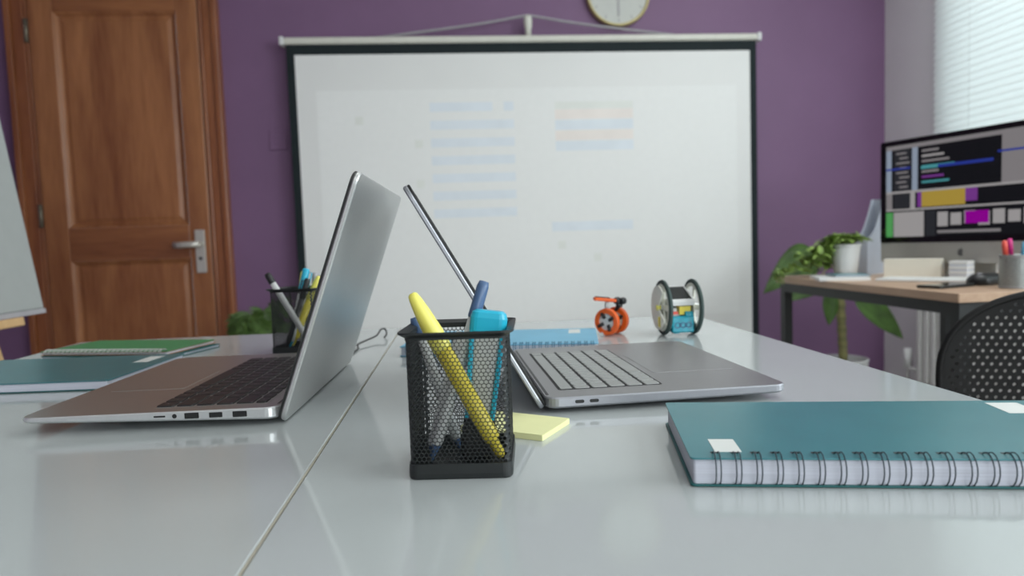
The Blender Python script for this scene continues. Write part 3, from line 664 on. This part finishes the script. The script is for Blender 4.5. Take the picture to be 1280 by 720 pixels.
box(b, -0.0190, 0.0190, -0.0275, -0.026, -0.007, 0.000, M=PM)
pf = obj('panel_frame', b, M_white, t)
b = new(); box(b, -0.0165, 0.0165, -0.023, 0.023, -0.002, 0.001, M=PM); obj('solar_panel', b, M_solar, pf)
b = new()
for s in (-1, 1):
    box(b, s * 0.0192 - 0.0008, s * 0.0192 + 0.0008, -0.022, 0.018, 0.014, 0.058)
obj('side_plate', b, M_ivory, t)
b = new(); slab(b, 0.036, 0.030, 0.006, 0.032, 0.003, 0.002, 0, -0.010); slab(b, 0.012, 0.030, 0.031, 0.039, 0.002, 0.001, 0.010, -0.010); slab(b, 0.010, 0.018, 0.004, 0.009, 0.002, 0.001, -0.009, -0.012); mb_ = obj('motor_box', b, M_tblue, t)
for k in range(3):
    b = new(); torus(b, (-0.009 + k * 0.009, -0.0255, 0.018), (0, 1, 0), 0.004, 0.0007, 16, 6); obj('motor_ridge', b, M_navy, mb_)
b = new(); box(b, -0.004, 0.014, -0.020, -0.006, 0.034, 0.047); obj('gearbox', b, M_yel2, t)
b = new(); box(b, -0.015, -0.007, -0.022, -0.014, 0.035, 0.039); obj('switch', b, M_red, t)
for s, y in ((1, -0.016), (-1, 0.014)):
    b = new(); revolve(b, [(0, 0.009), (1, 0.009)], (s * 0.0185, y, 0.016), (s * 0.0205, y, 0.016), 14, smooth=False); obj('gear', b, M_tyre, t)

# ------------------------------------------------------------------ easel on the left
t = thing('easel', 'white board on a wooden easel at the left edge, beside the door', 'easel', (-1.07, 1.33, 0))
ln = math.tan(rad(8.0))
EM = Matrix.Translation((0, 0, 0.78)) @ Matrix.Rotation(rad(-8.0), 4, 'Y')
b = new(); slab(b, 0.018, 0.94, 0.0, 1.10, 0.002, 0.003, 0, 0, M=EM); bd = obj('board', b, M_board, t)
b = new(); box(b, -0.012, 0.012, -0.47, 0.47, -0.012, 0.0, M=EM); obj('board_edge', b, M_grey, bd)
b = new(); box(b, -0.03, 0.025, -0.44, 0.36, -0.034, -0.013, M=EM); bevel(obj('ledge', b, M_pine, t), 0.003)
for s in (-1, 1):
    b = new(); L = []
    p0 = Vector((0.09, s * 0.42, 0.0)); p1 = Vector((-0.20, s * 0.20, 1.98))
    for tt in (0, 1):
        c = p0.lerp(p1, tt); L.append([(c.x + dx - 0.035, c.y + dy, c.z) for dx, dy in ((-0.011, -0.02), (0.011, -0.02), (0.011, 0.02), (-0.011, 0.02))])
    loops(b, L); obj('leg', b, M_pine, t)
b = new(); loops(b, [[(c.x + dx, c.y + dy, c.z) for dx, dy in ((-0.011, -0.02), (0.011, -0.02), (0.011, 0.02), (-0.011, 0.02))] for c in (Vector((-0.75, 0, 0)), Vector((-0.27, 0, 1.95)))]); obj('leg', b, M_pine, t)

# ------------------------------------------------------------------ plants
def leaf(bm, base, d, up_, L_, W_, droop=0.3, fold=0.15, n=8, mi=0, lobes=0):
    base = Vector(base); d = Vector(d).normalized(); up_ = Vector(up_); s = d.cross(up_).normalized(); nn = s.cross(d)
    rows = []
    for i in range(n + 1):
        t = i / n; wv = W_ * (math.sin(PI * min(1, t ** 0.75)) ** 0.8 if 0 < t < 1 else 0) * (1 - 0.15 * t)
        if lobes: wv *= 1 + 0.13 * math.sin(t * lobes * PI * 2)
        c = base + d * (L_ * t) - Vector((0, 0, 1)) * (droop * L_ * t * t)
        e = nn * (fold * wv)
        rows.append((bm.verts.new(c - s * wv / 2 + e), bm.verts.new(c - s * wv / 4 + e * 0.35), bm.verts.new(c), bm.verts.new(c + s * wv / 4 + e * 0.35), bm.verts.new(c + s * wv / 2 + e)))
    for a, b_ in zip(rows, rows[1:]):
        for k in range(4):
            f = bm.faces.new((a[k], a[k + 1], b_[k + 1], b_[k])); f.smooth = True; f.material_index = mi
def solid(o, th=0.0008): s = o.modifiers.new('solid', 'SOLIDIFY'); s.thickness = th; s.offset = 0; return o
def pot(bm, r0, r1, h, th=0.004):
    L = []
    for r, z in ((r0 * 0.95, 0), (r0, 0.004), (r1, h - 0.01), (r1 + 0.003, h - 0.008), (r1 + 0.003, h), (r1 - th, h), (r1 - th, h * 0.85), (r0 * 0.8, h * 0.82)):
        L.append([(r * math.cos(2 * PI * i / 32), r * math.sin(2 * PI * i / 32), z) for i in range(32)])
    loops(bm, L)
# tall plant in the white floor pot
t = thing('potted_plant', 'tall big-leaved plant in a white floor pot behind the desk', 'potted plant', (1.835, 3.02, 0))
b = new(); pot(b, 0.085, 0.110, 0.30, 0.006); obj('pot', b, M_white, t)
b = new(); cyl(b, (0, 0, 0.24), (0, 0, 0.262), 0.103, seg=28); obj('soil', b, M_soil, t)
b = new(); st = [(0, 0, 0.26)]
prof = []
for i in range(23):
    prof.append((i / 22, 0.019 + (0.003 if i % 3 == 0 else 0)))
revolve(b, prof, (0.005, 0, 0.255), (-0.03, -0.02, 0.70), 14); obj('trunk', b, M_stem, t)
top = Vector((-0.03, -0.02, 0.70))
def big_leaf(p_end, d, up_, L_, W_, droop, fold=0.12, start=top):
    p_end = Vector(p_end)
    b = new(); mid = start.lerp(p_end, 0.5) + Vector((0, 0, 0.05)); tube(b, spline([start, mid, p_end], 5), 0.004, 6)
    st_ = obj('leaf_stalk', b, M_stem, t)
    b = new(); leaf(b, p_end, d, up_, L_, W_, droop, fold, 12); solid(obj('leaf', b, M_leaf, st_), 0.001)
big_leaf((-0.15, -0.05, 0.775), (-0.85, -0.15, 0.12), (0.1, -0.80, 0.55), 0.30, 0.20, 0.60)
big_leaf((-0.18, -0.12, 0.70), (-0.8, -0.35, -0.15), (0, -0.85, 0.5), 0.22, 0.13, 0.25)
big_leaf((0.02, -0.06, 0.60), (0.75, -0.25, -0.65), (0.1, -0.85, 0.45), 0.27, 0.15, 0.10, start=Vector((-0.02, -0.015, 0.58)))
big_leaf((-0.10, -0.06, 0.63), (-0.15, -0.2, -1), (0.1, -0.95, 0.2), 0.16, 0.09, 0.0, start=Vector((-0.025, -0.015, 0.62)))
# small palm on the floor by the wall at the left
t = thing('potted_palm', 'low green fern-leaved plant on the floor between door and screen', 'potted plant', (-0.88, 3.05, 0))
b = new(); pot(b, 0.08, 0.10, 0.22, 0.005); obj('pot', b, M_white, t)
b = new(); cyl(b, (0, 0, 0.17), (0, 0, 0.189), 0.094, seg=28); obj('soil', b, M_soil, t)
for k in range(16):
    a = k * 2.399; rr = 0.04 + 0.075 * rnd.random(); e = Vector((math.cos(a) * rr, math.sin(a) * rr * 0.8, 0.55 + 0.13 * rnd.random()))
    b = new(); P_ = spline([(math.cos(a) * 0.01, math.sin(a) * 0.01, 0.185), (e.x * 0.45, e.y * 0.45, 0.42), e, e * 1.0 + Vector((e.x * 0.45, e.y * 0.45, -0.045))], 7)
    tube(b, P_, 0.0022, 5)
    for i in range(7, len(P_) - 1):
        tdir = (P_[i + 1] - P_[i]).normalized(); sd_ = tdir.cross(Vector((0, 0, 1))).normalized()
        for s in (-1, 1): leaf(b, P_[i], tdir * 0.6 + sd_ * s + Vector((0, 0, 0.15)), (rnd.uniform(-0.4, 0.4), -0.9, 0.5), 0.11 * (1 - 0.5 * (i - 7) / (len(P_) - 8)), 0.020, 0.30, 0.1, 4)
    obj('frond', b, M_palm, t)

# ------------------------------------------------------------------ work desk on the right
t = thing('work_desk', 'light wood topped desk with black metal frame along the window wall', 'desk', (1.18, 1.47, 0))
DW, DL = 0.68, 0.90
b = new(); slab(b, DW, DL, TZ - 0.022, TZ, 0.004, 0.001, DW / 2, DL / 2); obj('desktop', b, M_desk, t)
b = new()
for x in (0.012, DW - 0.042): box(b, x, x + 0.03, 0.042, DL - 0.042, TZ - 0.054, TZ - 0.0225)
for y in (0.012, DL - 0.042): box(b, 0.012, DW - 0.012, y, y + 0.03, TZ - 0.054, TZ - 0.0225)
obj('desk_frame', b, M_dark, t)
for x, y in ((0.012, DL - 0.042), (DW - 0.042, DL - 0.042), (DW - 0.042, 0.012)):
    b = new(); box(b, x, x + 0.03, y, y + 0.03, 0, TZ - 0.054); obj('leg', b, M_dark, t)
b = new(); box(b, 0.012, 0.042, 0.012, 0.042, 0, TZ - 0.054); obj('leg', b, M_dark, t)
# monitor: all-in-one computer
# local +x runs from the far left end to the near right end
mdir = Vector((math.sin(rad(20)), -math.cos(rad(20)), 0))
t = thing('desktop_computer', 'large all-in-one computer with video timeline on screen, on the wooden desk', 'computer', (1.475, 2.200, 0), math.atan2(mdir.y, mdir.x))
MW = 0.540; z0, z1 = 0.862, 1.206
FR = Matrix.Rotation(rad(90), 4, 'X')      # slab plane -> upright, facing local -y
def up_slab(b, w_, h_, y_front, y_back, cx, cz, r, c=0.0006, mi=0): slab(b, w_, h_, -y_back, -y_front, r, c, cx, cz, mi, M=FR)
b = new(); up_slab(b, MW, z1 - 0.796, 0.0015, 0.014, MW / 2, (z1 + 0.796) / 2, 0.008); L = []
for k, y in ((0.03, 0.014), (0.10, 0.032), (0.16, 0.044)):
    L.append([(MW / 2 + x, y, 1.001 + z) for x, z in rrect(MW - 2 * k, 0.41 - 2 * k, 0.02, 5)])
loops(b, L); body = obj('body', b, M_imac, t)
b = new(); up_slab(b, MW, z1 - z0, -0.0002, 0.0025, MW / 2, (z1 + z0) / 2, 0.008); obj('screen_bezel', b, M_gloss, t)
def em(name, c, s=1.0): return mat(name, tuple(x * 0.02 for x in c), 0.2, emit=c, es=s)
SX0, SX1, SZ0, SZ1 = 0.022, MW - 0.022, z0 + 0.020, z1 - 0.018
b = new(); box(b, SX0, SX1, -0.0008, 0.0, SZ0, SZ1); disp = obj('display', b, em('display dark', (0.004, 0.005, 0.006)), t)
def ui(nm, u0, u1, v0, v1, m_, lay=1):
    if u0 > 0.9 and u1 < 1: return
    b = new(); u0, u1 = min(u0 * 1.11, 0.99), min(u1 * 1.11, 1.0); w_, h_ = SX1 - SX0, SZ1 - SZ0
    box(b, SX0 + u0 * w_, SX0 + u1 * w_, -0.0008 - 0.0003 * lay, -0.0006 - 0.0003 * lay, SZ0 + v0 * h_, SZ0 + v1 * h_); obj(nm, b, m_, disp)
E_gr = em('display grey', (0.17, 0.16, 0.165)); E_lg = em('display light grey', (0.26, 0.25, 0.25)); E_bl = em('display blue', (0.015, 0.03, 0.22))
E_ye = em('display mustard', (0.30, 0.21, 0.035)); E_mg = em('display magenta', (0.20, 0.0, 0.21)); E_gn = em('display green', (0.06, 0.25, 0.07)); E_tl = em('display teal', (0.05, 0.22, 0.24)); E_dg = em('display charcoal', (0.016, 0.018, 0.021)); E_lb = em('display pale blue', (0.20, 0.24, 0.30))
E_vi = em('display violet', (0.13, 0.03, 0.19))
ui('title_bar', 0, 1, 0.955, 1.0, E_gr)
ui('divider', 0, 1, 0.475, 0.50, E_lg); ui('divider', 0, 1, 0.285, 0.305, E_lg)
ui('side_strip', 0, 0.035, 0.50, 0.955, E_lb); ui('file_panel', 0.05, 0.155, 0.50, 0.955, E_dg); ui('divider', 0.165, 0.20, 0.50, 0.955, E_lb)
for k in range(8): ui('file_row', 0.065 + 0.02 * (k % 2), 0.13 + 0.01 * (k % 3), 0.90 - k * 0.052, 0.918 - k * 0.052, E_gr, 2)
ui('selected_row', 0.0, 0.155, 0.735, 0.755, E_bl, 3)
for k in range(7):
    ui('code_line', 0.225, 0.225 + 0.10 + 0.09 * ((k * 5) % 4) / 3, 0.895 - k * 0.055, 0.918 - k * 0.055, (E_gr, E_lg, E_gr, E_tl, E_gr, E_vi, E_tl)[k], 2)
ui('playhead_bar', 0.32, 0.62, 0.715, 0.745, E_bl, 3); ui('playhead_bar', 0.22, 0.32, 0.715, 0.745, E_tl, 3)
ui('right_panel', 0.66, 0.80, 0.50, 0.955, E_gr); ui('right_row', 0.64, 0.78, 0.79, 0.81, E_bl, 3); ui('preview', 0.80, 1.0, 0.50, 0.955, E_dg)
ui('track_head', 0, 0.04, 0.305, 0.475, E_gr); ui('track_list', 0.05, 0.15, 0.31, 0.47, E_dg); ui('track_divider', 0.155, 0.185, 0.305, 0.475, E_lg)
ui('clip', 0.20, 0.225, 0.315, 0.475, E_vi, 2); ui('clip', 0.225, 0.475, 0.315, 0.475, E_ye, 2); ui('clip', 0.475, 0.54, 0.345, 0.475, E_vi, 2)
ui('track_block', 0.0, 0.045, 0.0, 0.27, E_gn, 2); ui('track_block', 0.05, 0.24, 0.0, 0.27, E_lg, 2); ui('track_block', 0.25, 0.31, 0.0, 0.27, E_dg, 2)
for k in range(9): ui('wave_block', 0.32 + k * 0.075, 0.38 + k * 0.075, 0.10 + 0.01 * (k % 3), 0.25 - 0.015 * (k % 2), E_lg, 2)
ui('clip', 0.475, 0.60, 0.12, 0.245, E_mg, 3); ui('scroll_bar', 0.32, 0.66, 0.03, 0.06, E_gr, 2)
# round fruit-like emblem on the chin
b = new(); cz = 0.829
pts = []
for i in range(28):
    a = 2 * PI * i / 28; r = 0.0105 * (1 - 0.10 * math.cos(2 * a) * (1 if math.sin(a) > 0 else 0.6)); 
    x = r * math.cos(a)
    if x > 0.0070: x -= (x - 0.0070) * 1.6
    pts.append((MW * 0.5 + x, r * math.sin(a)))
loops(b, [[(x, y, cz + z) for x, z in pts] for y in (0.0016, 0.0010)])
loops(b, [[(MW * 0.5 + 0.0015 + x * 0.6, y, cz + 0.0135 + z) for x, z in ((-0.002, -0.003), (0.002, -0.001), (0.004, 0.003), (0.0, 0.001))] for y in (0.0016, 0.0010)])
obj('emblem', b, M_grey2, body)
b = new()
loops(b, [[(MW / 2 + x, y + 0.05, z) for x, y in rrect(0.16, 0.010, 0.003, 3)] for y0_, z in ((0, 0.757), (0, 0.90))]); 
slab(b, 0.17, 0.13, 0.7502, 0.757, 0.01, 0.002, MW / 2, 0.07); obj('stand', b, M_imac, t)
# mouse, pad, phone, papers, boxes
t = thing('computer_mouse', 'black computer mouse on the wooden desk, beside the grey pen cup', 'mouse', (1.425, 1.675, TZ), rad(15))
b = new()
L = []
for z, k in ((0.0, 0.002), (0.006, 0), (0.016, 0.001), (0.022, 0.006), (0.028, 0.015), (0.031, 0.024)):
    L.append([(x - k * 0.2, y, z) for x, y in rrect(0.112 - 2 * k, 0.064 - 2 * k * 0.9, 0.03 - k * 0.7, 7)])
loops(b, L)
for f in b.faces: f.smooth = True
ms = obj('shell', b, M_black, t)
b = new(); cyl(b, (-0.028, -0.005, 0.026), (-0.028, 0.005, 0.026), 0.0075, seg=16); obj('scroll_wheel', b, M_grey, ms)
t = thing('phone', 'flat black phone lying left of the computer mouse', 'phone', (1.292, 1.655, TZ), rad(18))
b = new(); slab(b, 0.140, 0.070, 0, 0.008, 0.009, 0.0015); obj('body', b, M_black, t)
b = new(); slab(b, 0.130, 0.062, 0.0079, 0.0083, 0.006, 0.0001); obj('display', b, M_gloss, t)
t = thing('keyboard', 'flat white keyboard on the desk in front of the computer', 'keyboard', (1.405, 1.880, TZ), rad(-55))
b = new(); slab(b, 0.25, 0.11, 0, 0.008, 0.008, 0.002); kb_ = obj('body', b, M_white, t)
for r in range(5):
    n = 14 if r < 4 else 7
    for c in range(n):
        w_ = 0.238 / n; b = new(); slab(b, w_ - 0.003, 0.0165, 0.008, 0.0092, 0.002, 0.0003, -0.119 + (c + 0.5) * w_, 0.041 - r * 0.0205); obj('key', b, M_sticker, kb_)
b = new(); slab(b, 0.15, 0.18, 0, 0.010, 0.001, 0.0003); o = obj('paper_stack', b, M_white); o.location = (1.262, 2.100, TZ); o.rotation_euler = (0, 0, rad(-20)); tag(o, 'stack of white papers on the far left of the wooden desk', 'paper')
t = notebook('thin teal notebook lying on the white papers on the desk', (1.222, 2.055, TZ + 0.0102), rad(-15), 0.11, 0.11, 0.0065, M_teal, M_tealb, M_paper)
t = thing('card_box', 'long cream box on the desk under the computer screen', 'box', (1.465, 2.020, TZ), rad(-45))
b = new(); slab(b, 0.160, 0.050, 0, 0.056, 0.002, 0.001); obj('box', b, M_creamcard, t)
b = new(); slab(b, 0.162, 0.052, 0.056, 0.0615, 0.002, 0.001); obj('lid', b, M_creamcard, t)
t = thing('notepad_pile', 'small pile of white notepads right of the cream box', 'notepads', (1.538, 1.905, TZ), rad(-60))
for k in range(4):
    b = new(); slab(b, 0.052, 0.05, k * 0.0148, k * 0.0148 + 0.0105, 0.002, 0.001); obj('pad', b, M_white, t)
    if k < 3: b = new(); slab(b, 0.050, 0.048, k * 0.0148 + 0.0105, k * 0.0148 + 0.0148, 0.002, 0.0003); obj('cover', b, M_file, t)
# magazine file
def magazine_file(lab, loc, rz, m_, h=0.262, low=0.10, dep=0.20, wd=0.075):
    t = thing('magazine_file', lab, 'magazine file', loc, rz)
    prof = [(0, 0), (dep, 0), (dep, h)] + [(dep - 0.02 - (dep - 0.02) * s_, low + (h - low) * (1 - s_) ** 1.9) for s_ in [0, 0.15, 0.3, 0.45, 0.6, 0.75, 0.9, 1.0]]
    for y in (-wd / 2, wd / 2 - 0.003):
        b = new(); loops(b, [[(x, yy, z) for x, z in prof] for yy in (y, y + 0.003)]); obj('side_panel', b, m_, t)
    b = new(); box(b, dep - 0.003, dep, -wd / 2 + 0.003, wd / 2 - 0.003, 0, h); box(b, 0.003, dep - 0.003, -wd / 2 + 0.003, wd / 2 - 0.003, 0, 0.003); box(b, 0, 0.003, -wd / 2 + 0.003, wd / 2 - 0.003, 0, low); obj('shell', b, m_, t)
    b = new(); box(b, 0.012, dep - 0.006, -wd / 2 + 0.006, wd / 2 - 0.008, 0.004, low + 0.07 if False else 0.09); obj('papers', b, M_white, t)
magazine_file('pale grey-blue magazine file with curved front, left of the computer', (1.448, 2.268, TZ), rad(28), M_file, 0.270, 0.13, 0.125, 0.045)
# small trailing plant
t = thing('potted_plant', 'small trailing plant in a white pot on the far corner of the desk', 'potted plant', (1.360, 2.220, TZ))
b = new(); pot(b, 0.036, 0.047, 0.112, 0.003); obj('pot', b, M_white, t)
b = new(); cyl(b, (0, 0, 0.08), (0, 0, 0.097), 0.038, seg=24); obj('soil', b, M_soil, t)
b = new(); r_ = random.Random(3)
for k in range(36):
    a = rad(150) + rad(150) * (r_.random() - 0.5) if k < 26 else r_.random() * 2 * PI
    out = 0.05 + 0.11 * r_.random() if k < 26 else 0.04 + 0.03 * r_.random(); drop = (0.13 * r_.random()) if k < 26 else -0.02
    if k < 26: a = rad(r_.choice([120, 135, 150, 165, 180, 195]))
    e = Vector((math.cos(a) * out, math.sin(a) * out, 0.105 - drop)); e.z = max(e.z, 0.022)
    P_ = spline([(math.cos(a) * 0.006, math.sin(a) * 0.006, 0.095), (math.cos(a) * 0.035, math.sin(a) * 0.035, 0.132), e], 5)
    tube(b, P_, 0.0012, 4)
    for i in range(2, len(P_)):
        for s in range(2):
            d = Vector((r_.uniform(-1, 1), r_.uniform(-1, 1), r_.uniform(-0.1, 0.5))); leaf(b, P_[i], d, (0, 0, 1), 0.034 + 0.014 * r_.random(), 0.027, 0.3, 0.15, 4)
# a few runners over the desk corner
for k in range(3):
    P_ = spline([(-0.03, 0.01, 0.11), (-0.09, 0.05 - 0.02 * k, 0.07), (-0.155, 0.09 - 0.03 * k, 0.026), (-0.195 - 0.006 * k, 0.10 - 0.035 * k, 0.012), (-0.205, 0.10 - 0.03 * k, -0.012 - 0.006 * k)], 5); tube(b, P_, 0.0012, 4)
    for p in P_[3:]:
        d = Vector((r_.uniform(-1, 0.2), r_.uniform(-1, 1), r_.uniform(0.2, 0.8))); leaf(b, p, d, (0, 0, 1), 0.028, 0.019, 0.1, 0.15, 4)
for v in b.verts:
    if v.co.x > -0.190 and v.co.z < 0.003: v.co.z = 0.003
obj('foliage', b, M_leafL, t)
# grey pen cup with felt pens
t = thing('pen_cup', 'grey metal mesh pen cup at the right edge of the desk', 'pen cup', (1.400, 1.552, TZ))
b = new(); L = []
for r, z in ((0.036, 0), (0.036, 0.080), (0.038, 0.082), (0.037, 0.084), (0.0345, 0.082), (0.034, 0.004)): L.append([(r * math.cos(2 * PI * i / 36), r * math.sin(2 * PI * i / 36), z) for i in range(36)])
loops(b, L); obj('cup', b, mat('grey mesh metal', (0.30, 0.32, 0.31), 0.4, metal=0.4, noise=0.35, scale=500), t)
for z in (0.004, 0.078):
    b = new(); torus(b, (0, 0, z), (0, 0, 1), 0.0362, 0.0016, 36, 8); obj('band', b, M_grey, t)
for nm, dx, dy, lx, ly, h, m_ in (('red', -0.016, 0.004, -0.012, 0.003, 0.120, M_red), ('light blue', -0.004, -0.014, 0.006, -0.008, 0.116, M_ltblue), ('magenta', 0.004, 0.016, -0.004, 0.006, 0.124, M_pink), ('pale green', 0.018, 0.0, 0.010, 0.004, 0.112, M_leafL)):
    p0 = (1.400 + dx, 1.552 + dy, TZ + 0.0045); p1 = (p0[0] + lx, p0[1] + ly, TZ + h)
    q_ = Vector(p1) - Vector(p0); tt_ = thing('felt_pen', '%s capped felt pen in the grey pen cup on the desk' % nm, 'felt pen', p0, 0, 'felt pens in the grey cup')
    b = new(); revolve(b, [(0, 0.005), (0.7, 0.005)], (0, 0, 0), q_, 14); obj('barrel', b, M_white, tt_)
    b = new(); revolve(b, [(0.62, 0.0062), (0.9, 0.0062), (0.98, 0.0052), (1, 0.003)], (0, 0, 0), q_, 14); obj('cap', b, m_, tt_)

# ------------------------------------------------------------------ perforated chair
CA = rad(-28)
t = thing('chair', 'black chair with a round-holed perforated backrest, right of the white tables', 'chair', (0.916, 0.862, 0), CA)
b = new(); pt = 0.0118; hw, cz0 = 0.200, 0.675
def inside(x, z):
    hh = 0.135 if z > cz0 else 0.215
    return (abs(x) / hw) ** 2.4 + (abs(z - cz0) / hh) ** 2.4
def shell(x, z):
    return (x, -0.30 * x * x * 1.6 - 0.10 * (z - 0.72) ** 2 + 0.03, z)
n_in = 12
for j in range(-26, 18):
    for i in range(-20, 21):
        cx, cz = (i + 0.5 * (j % 2)) * pt, cz0 + j * pt * 0.866
        co = []
        for k in range(6):      # hexagon corners and edge midpoints
            a0, a1 = rad(30 + 60 * k), rad(90 + 60 * k); rr = pt / math.sqrt(3)
            p0_ = (math.cos(a0) * rr, math.sin(a0) * rr); p1_ = (math.cos(a1) * rr, math.sin(a1) * rr)
            co += [(cx + p0_[0], cz + p0_[1]), (cx + (p0_[0] + p1_[0]) / 2, cz + (p0_[1] + p1_[1]) / 2)]
        vals = [inside(*p) for p in co]
        if min(vals) > 1: continue
        outv = []
        for (x, z), v in zip(co, vals):
            if v > 1: k = v ** (-1 / 2.4); x, z = x * k, cz0 + (z - cz0) * k
            outv.append(b.verts.new(shell(x, z)))
        if max(vals) > 0.95:
            try: b.faces.new(outv)
            except ValueError: pass
        else:
            inn = [b.verts.new(shell(cx + math.cos(rad(30 + 30 * k)) * pt * 0.245, cz + math.sin(rad(30 + 30 * k)) * pt * 0.245)) for k in range(12)]
            for k in range(12): b.faces.new((outv[k], outv[(k + 1) % 12], inn[(k + 1) % 12], inn[k]))
bmesh.ops.remove_doubles(b, verts=b.verts[:], dist=0.0004)
bmesh.ops.dissolve_degenerate(b, edges=b.edges[:], dist=0.0003)
bk = obj('backrest', b, M_chair, t); solid(bk, 0.004)
b = new(); P_ = []
for i in range(64):
    a = 2 * PI * i / 64; c_, s_ = math.cos(a), math.sin(a); hh = 0.135 if s_ > 0 else 0.215
    x = hw * math.copysign(abs(c_) ** (2 / 2.4), c_); z = cz0 + hh * math.copysign(abs(s_) ** (2 / 2.4), s_); P_.append(shell(x, z))
tube(b, P_, 0.0055, 8, closed=True); obj('backrest_rim', b, M_chair, bk)
b = new(); slab(b, 0.43, 0.42, 0.435, 0.475, 0.08, 0.012, 0, 0.235); obj('seat', b, M_chair, t)
b = new(); tube(b, spline([(0, 0.015, 0.62), (0, -0.015, 0.50), (0, 0.04, 0.425), (0, 0.20, 0.42)], 5), 0.018, 10, flat=1.4); obj('back_support', b, M_black, t)
b = new(); cyl(b, (0, 0.235, 0.10), (0, 0.235, 0.435), 0.025); obj('gas_column', b, M_grey, t)
for k in range(5):
    a = rad(90 + 72 * k); e = Vector((math.cos(a) * 0.27, 0.235 + math.sin(a) * 0.27, 0.075))
    b = new(); revolve(b, [(0, 0.022), (1, 0.013)], (0, 0.235, 0.115), e, 10); lg = obj('base_arm', b, M_black, t)
    b = new(); cyl(b, e + Vector((-0.012, 0, -0.045)), e + Vector((0.012, 0, -0.045)), 0.028, seg=18); cyl(b, e + Vector((0, 0, -0.03)), e, 0.007, seg=8); obj('caster', b, M_black, lg)

# ------------------------------------------------------------------ blind
t = thing('window_blind', 'white horizontal slat blind, light shining through, on the right wall', 'blind', (RX - 0.045, 2.03, 0))
BW = 2.06
b = new(); box(b, -0.02, 0.025, -BW / 2, BW / 2, 2.42, 2.46); obj('head_rail', b, M_white, t)
z = 1.005; n = 0; sm = None
while z < 2.41:
    o = None
    if sm is None:
        b = new(); L = []
        for k in range(5):
            s_ = -0.0225 + 0.045 * k / 4; crown = 0.0022 * (1 - (s_ / 0.0225) ** 2); L.append((s_, crown))
        prof = L + [(s_, c_ - 0.0004) for s_, c_ in reversed(L)]
        A = rad(66)
        prof = [(s_ * math.cos(A) - c_ * math.sin(A), s_ * math.sin(A) + c_ * math.cos(A)) for s_, c_ in prof]
        loops(b, [[(x, y, z_) for x, z_ in prof] for y in (-BW / 2, BW / 2)]); o = obj('slat', b, M_slat, t); sm = o
    else:
        o = sm.copy(); COL.objects.link(o); o.parent = t
    o.location = (0, 0, z); z += 0.0315; n += 1
b = new(); box(b, -0.012, 0.012, -BW / 2, BW / 2, 0.975, 0.992); obj('bottom_rail', b, M_white, t)
for y in (-0.80, -0.27, 0.27, 0.80):
    b = new(); cyl(b, (-0.0142, y, 0.99), (-0.0142, y, 2.42), 0.0007, seg=6); obj('ladder_cord', b, M_white, t)

# ------------------------------------------------------------------ radiator
t = thing('radiator', 'white ribbed radiator on the wall below the window, behind the desk', 'radiator', (RX - 0.082, 2.62, 0))
b = new(); box(b, 0.0, 0.02, -0.5, 0.5, 0.14, 0.66)
for k in range(20): slab(b, 0.024, 0.030, 0.15, 0.65, 0.006, 0.004, -0.004, -0.475 + k * 0.05)
obj('panel', b, M_trim, t)
b = new(); box(b, -0.016, 0.05, -0.505, 0.505, 0.655, 0.675); obj('top_grille', b, M_trim, t)
for y in (-0.4, 0.4): b = new(); box(b, 0.02, 0.075, y - 0.02, y + 0.02, 0.3, 0.6); obj('bracket', b, M_trim, t)
b = new(); tube(b, [(0.0, 0.50, 0.20), (0.0, 0.56, 0.20), (0.0, 0.57, 0.19), (0.0, 0.57, 0.0)], 0.009, 8); obj('pipe', b, M_trim, t)
b = new(); cyl(b, (0.0, 0.57, 0.2), (0.0, 0.57, 0.30), 0.020, seg=16); obj('valve_knob', b, M_white, t)
# unseen ceiling panels for the lamps; the one over the desk is added
for x, y, lab in ((0.3, 1.4, 'flat white ceiling light panel over the white tables'), (1.65, 1.9, 'flat white panel added for the fill light over the wooden work desk'), (0.0, -1.2, 'flat white ceiling light panel behind the camera position')):
    t = thing('ceiling_light', lab, 'ceiling light', (x, y, CZ - 0.045))
    k = (0.33, 0.63) if x > 1 else (0.63, 0.33)
    b = new(); box(b, -k[0], k[0], -k[1], k[1], 0.005, 0.045); obj('housing', b, M_trim, t)
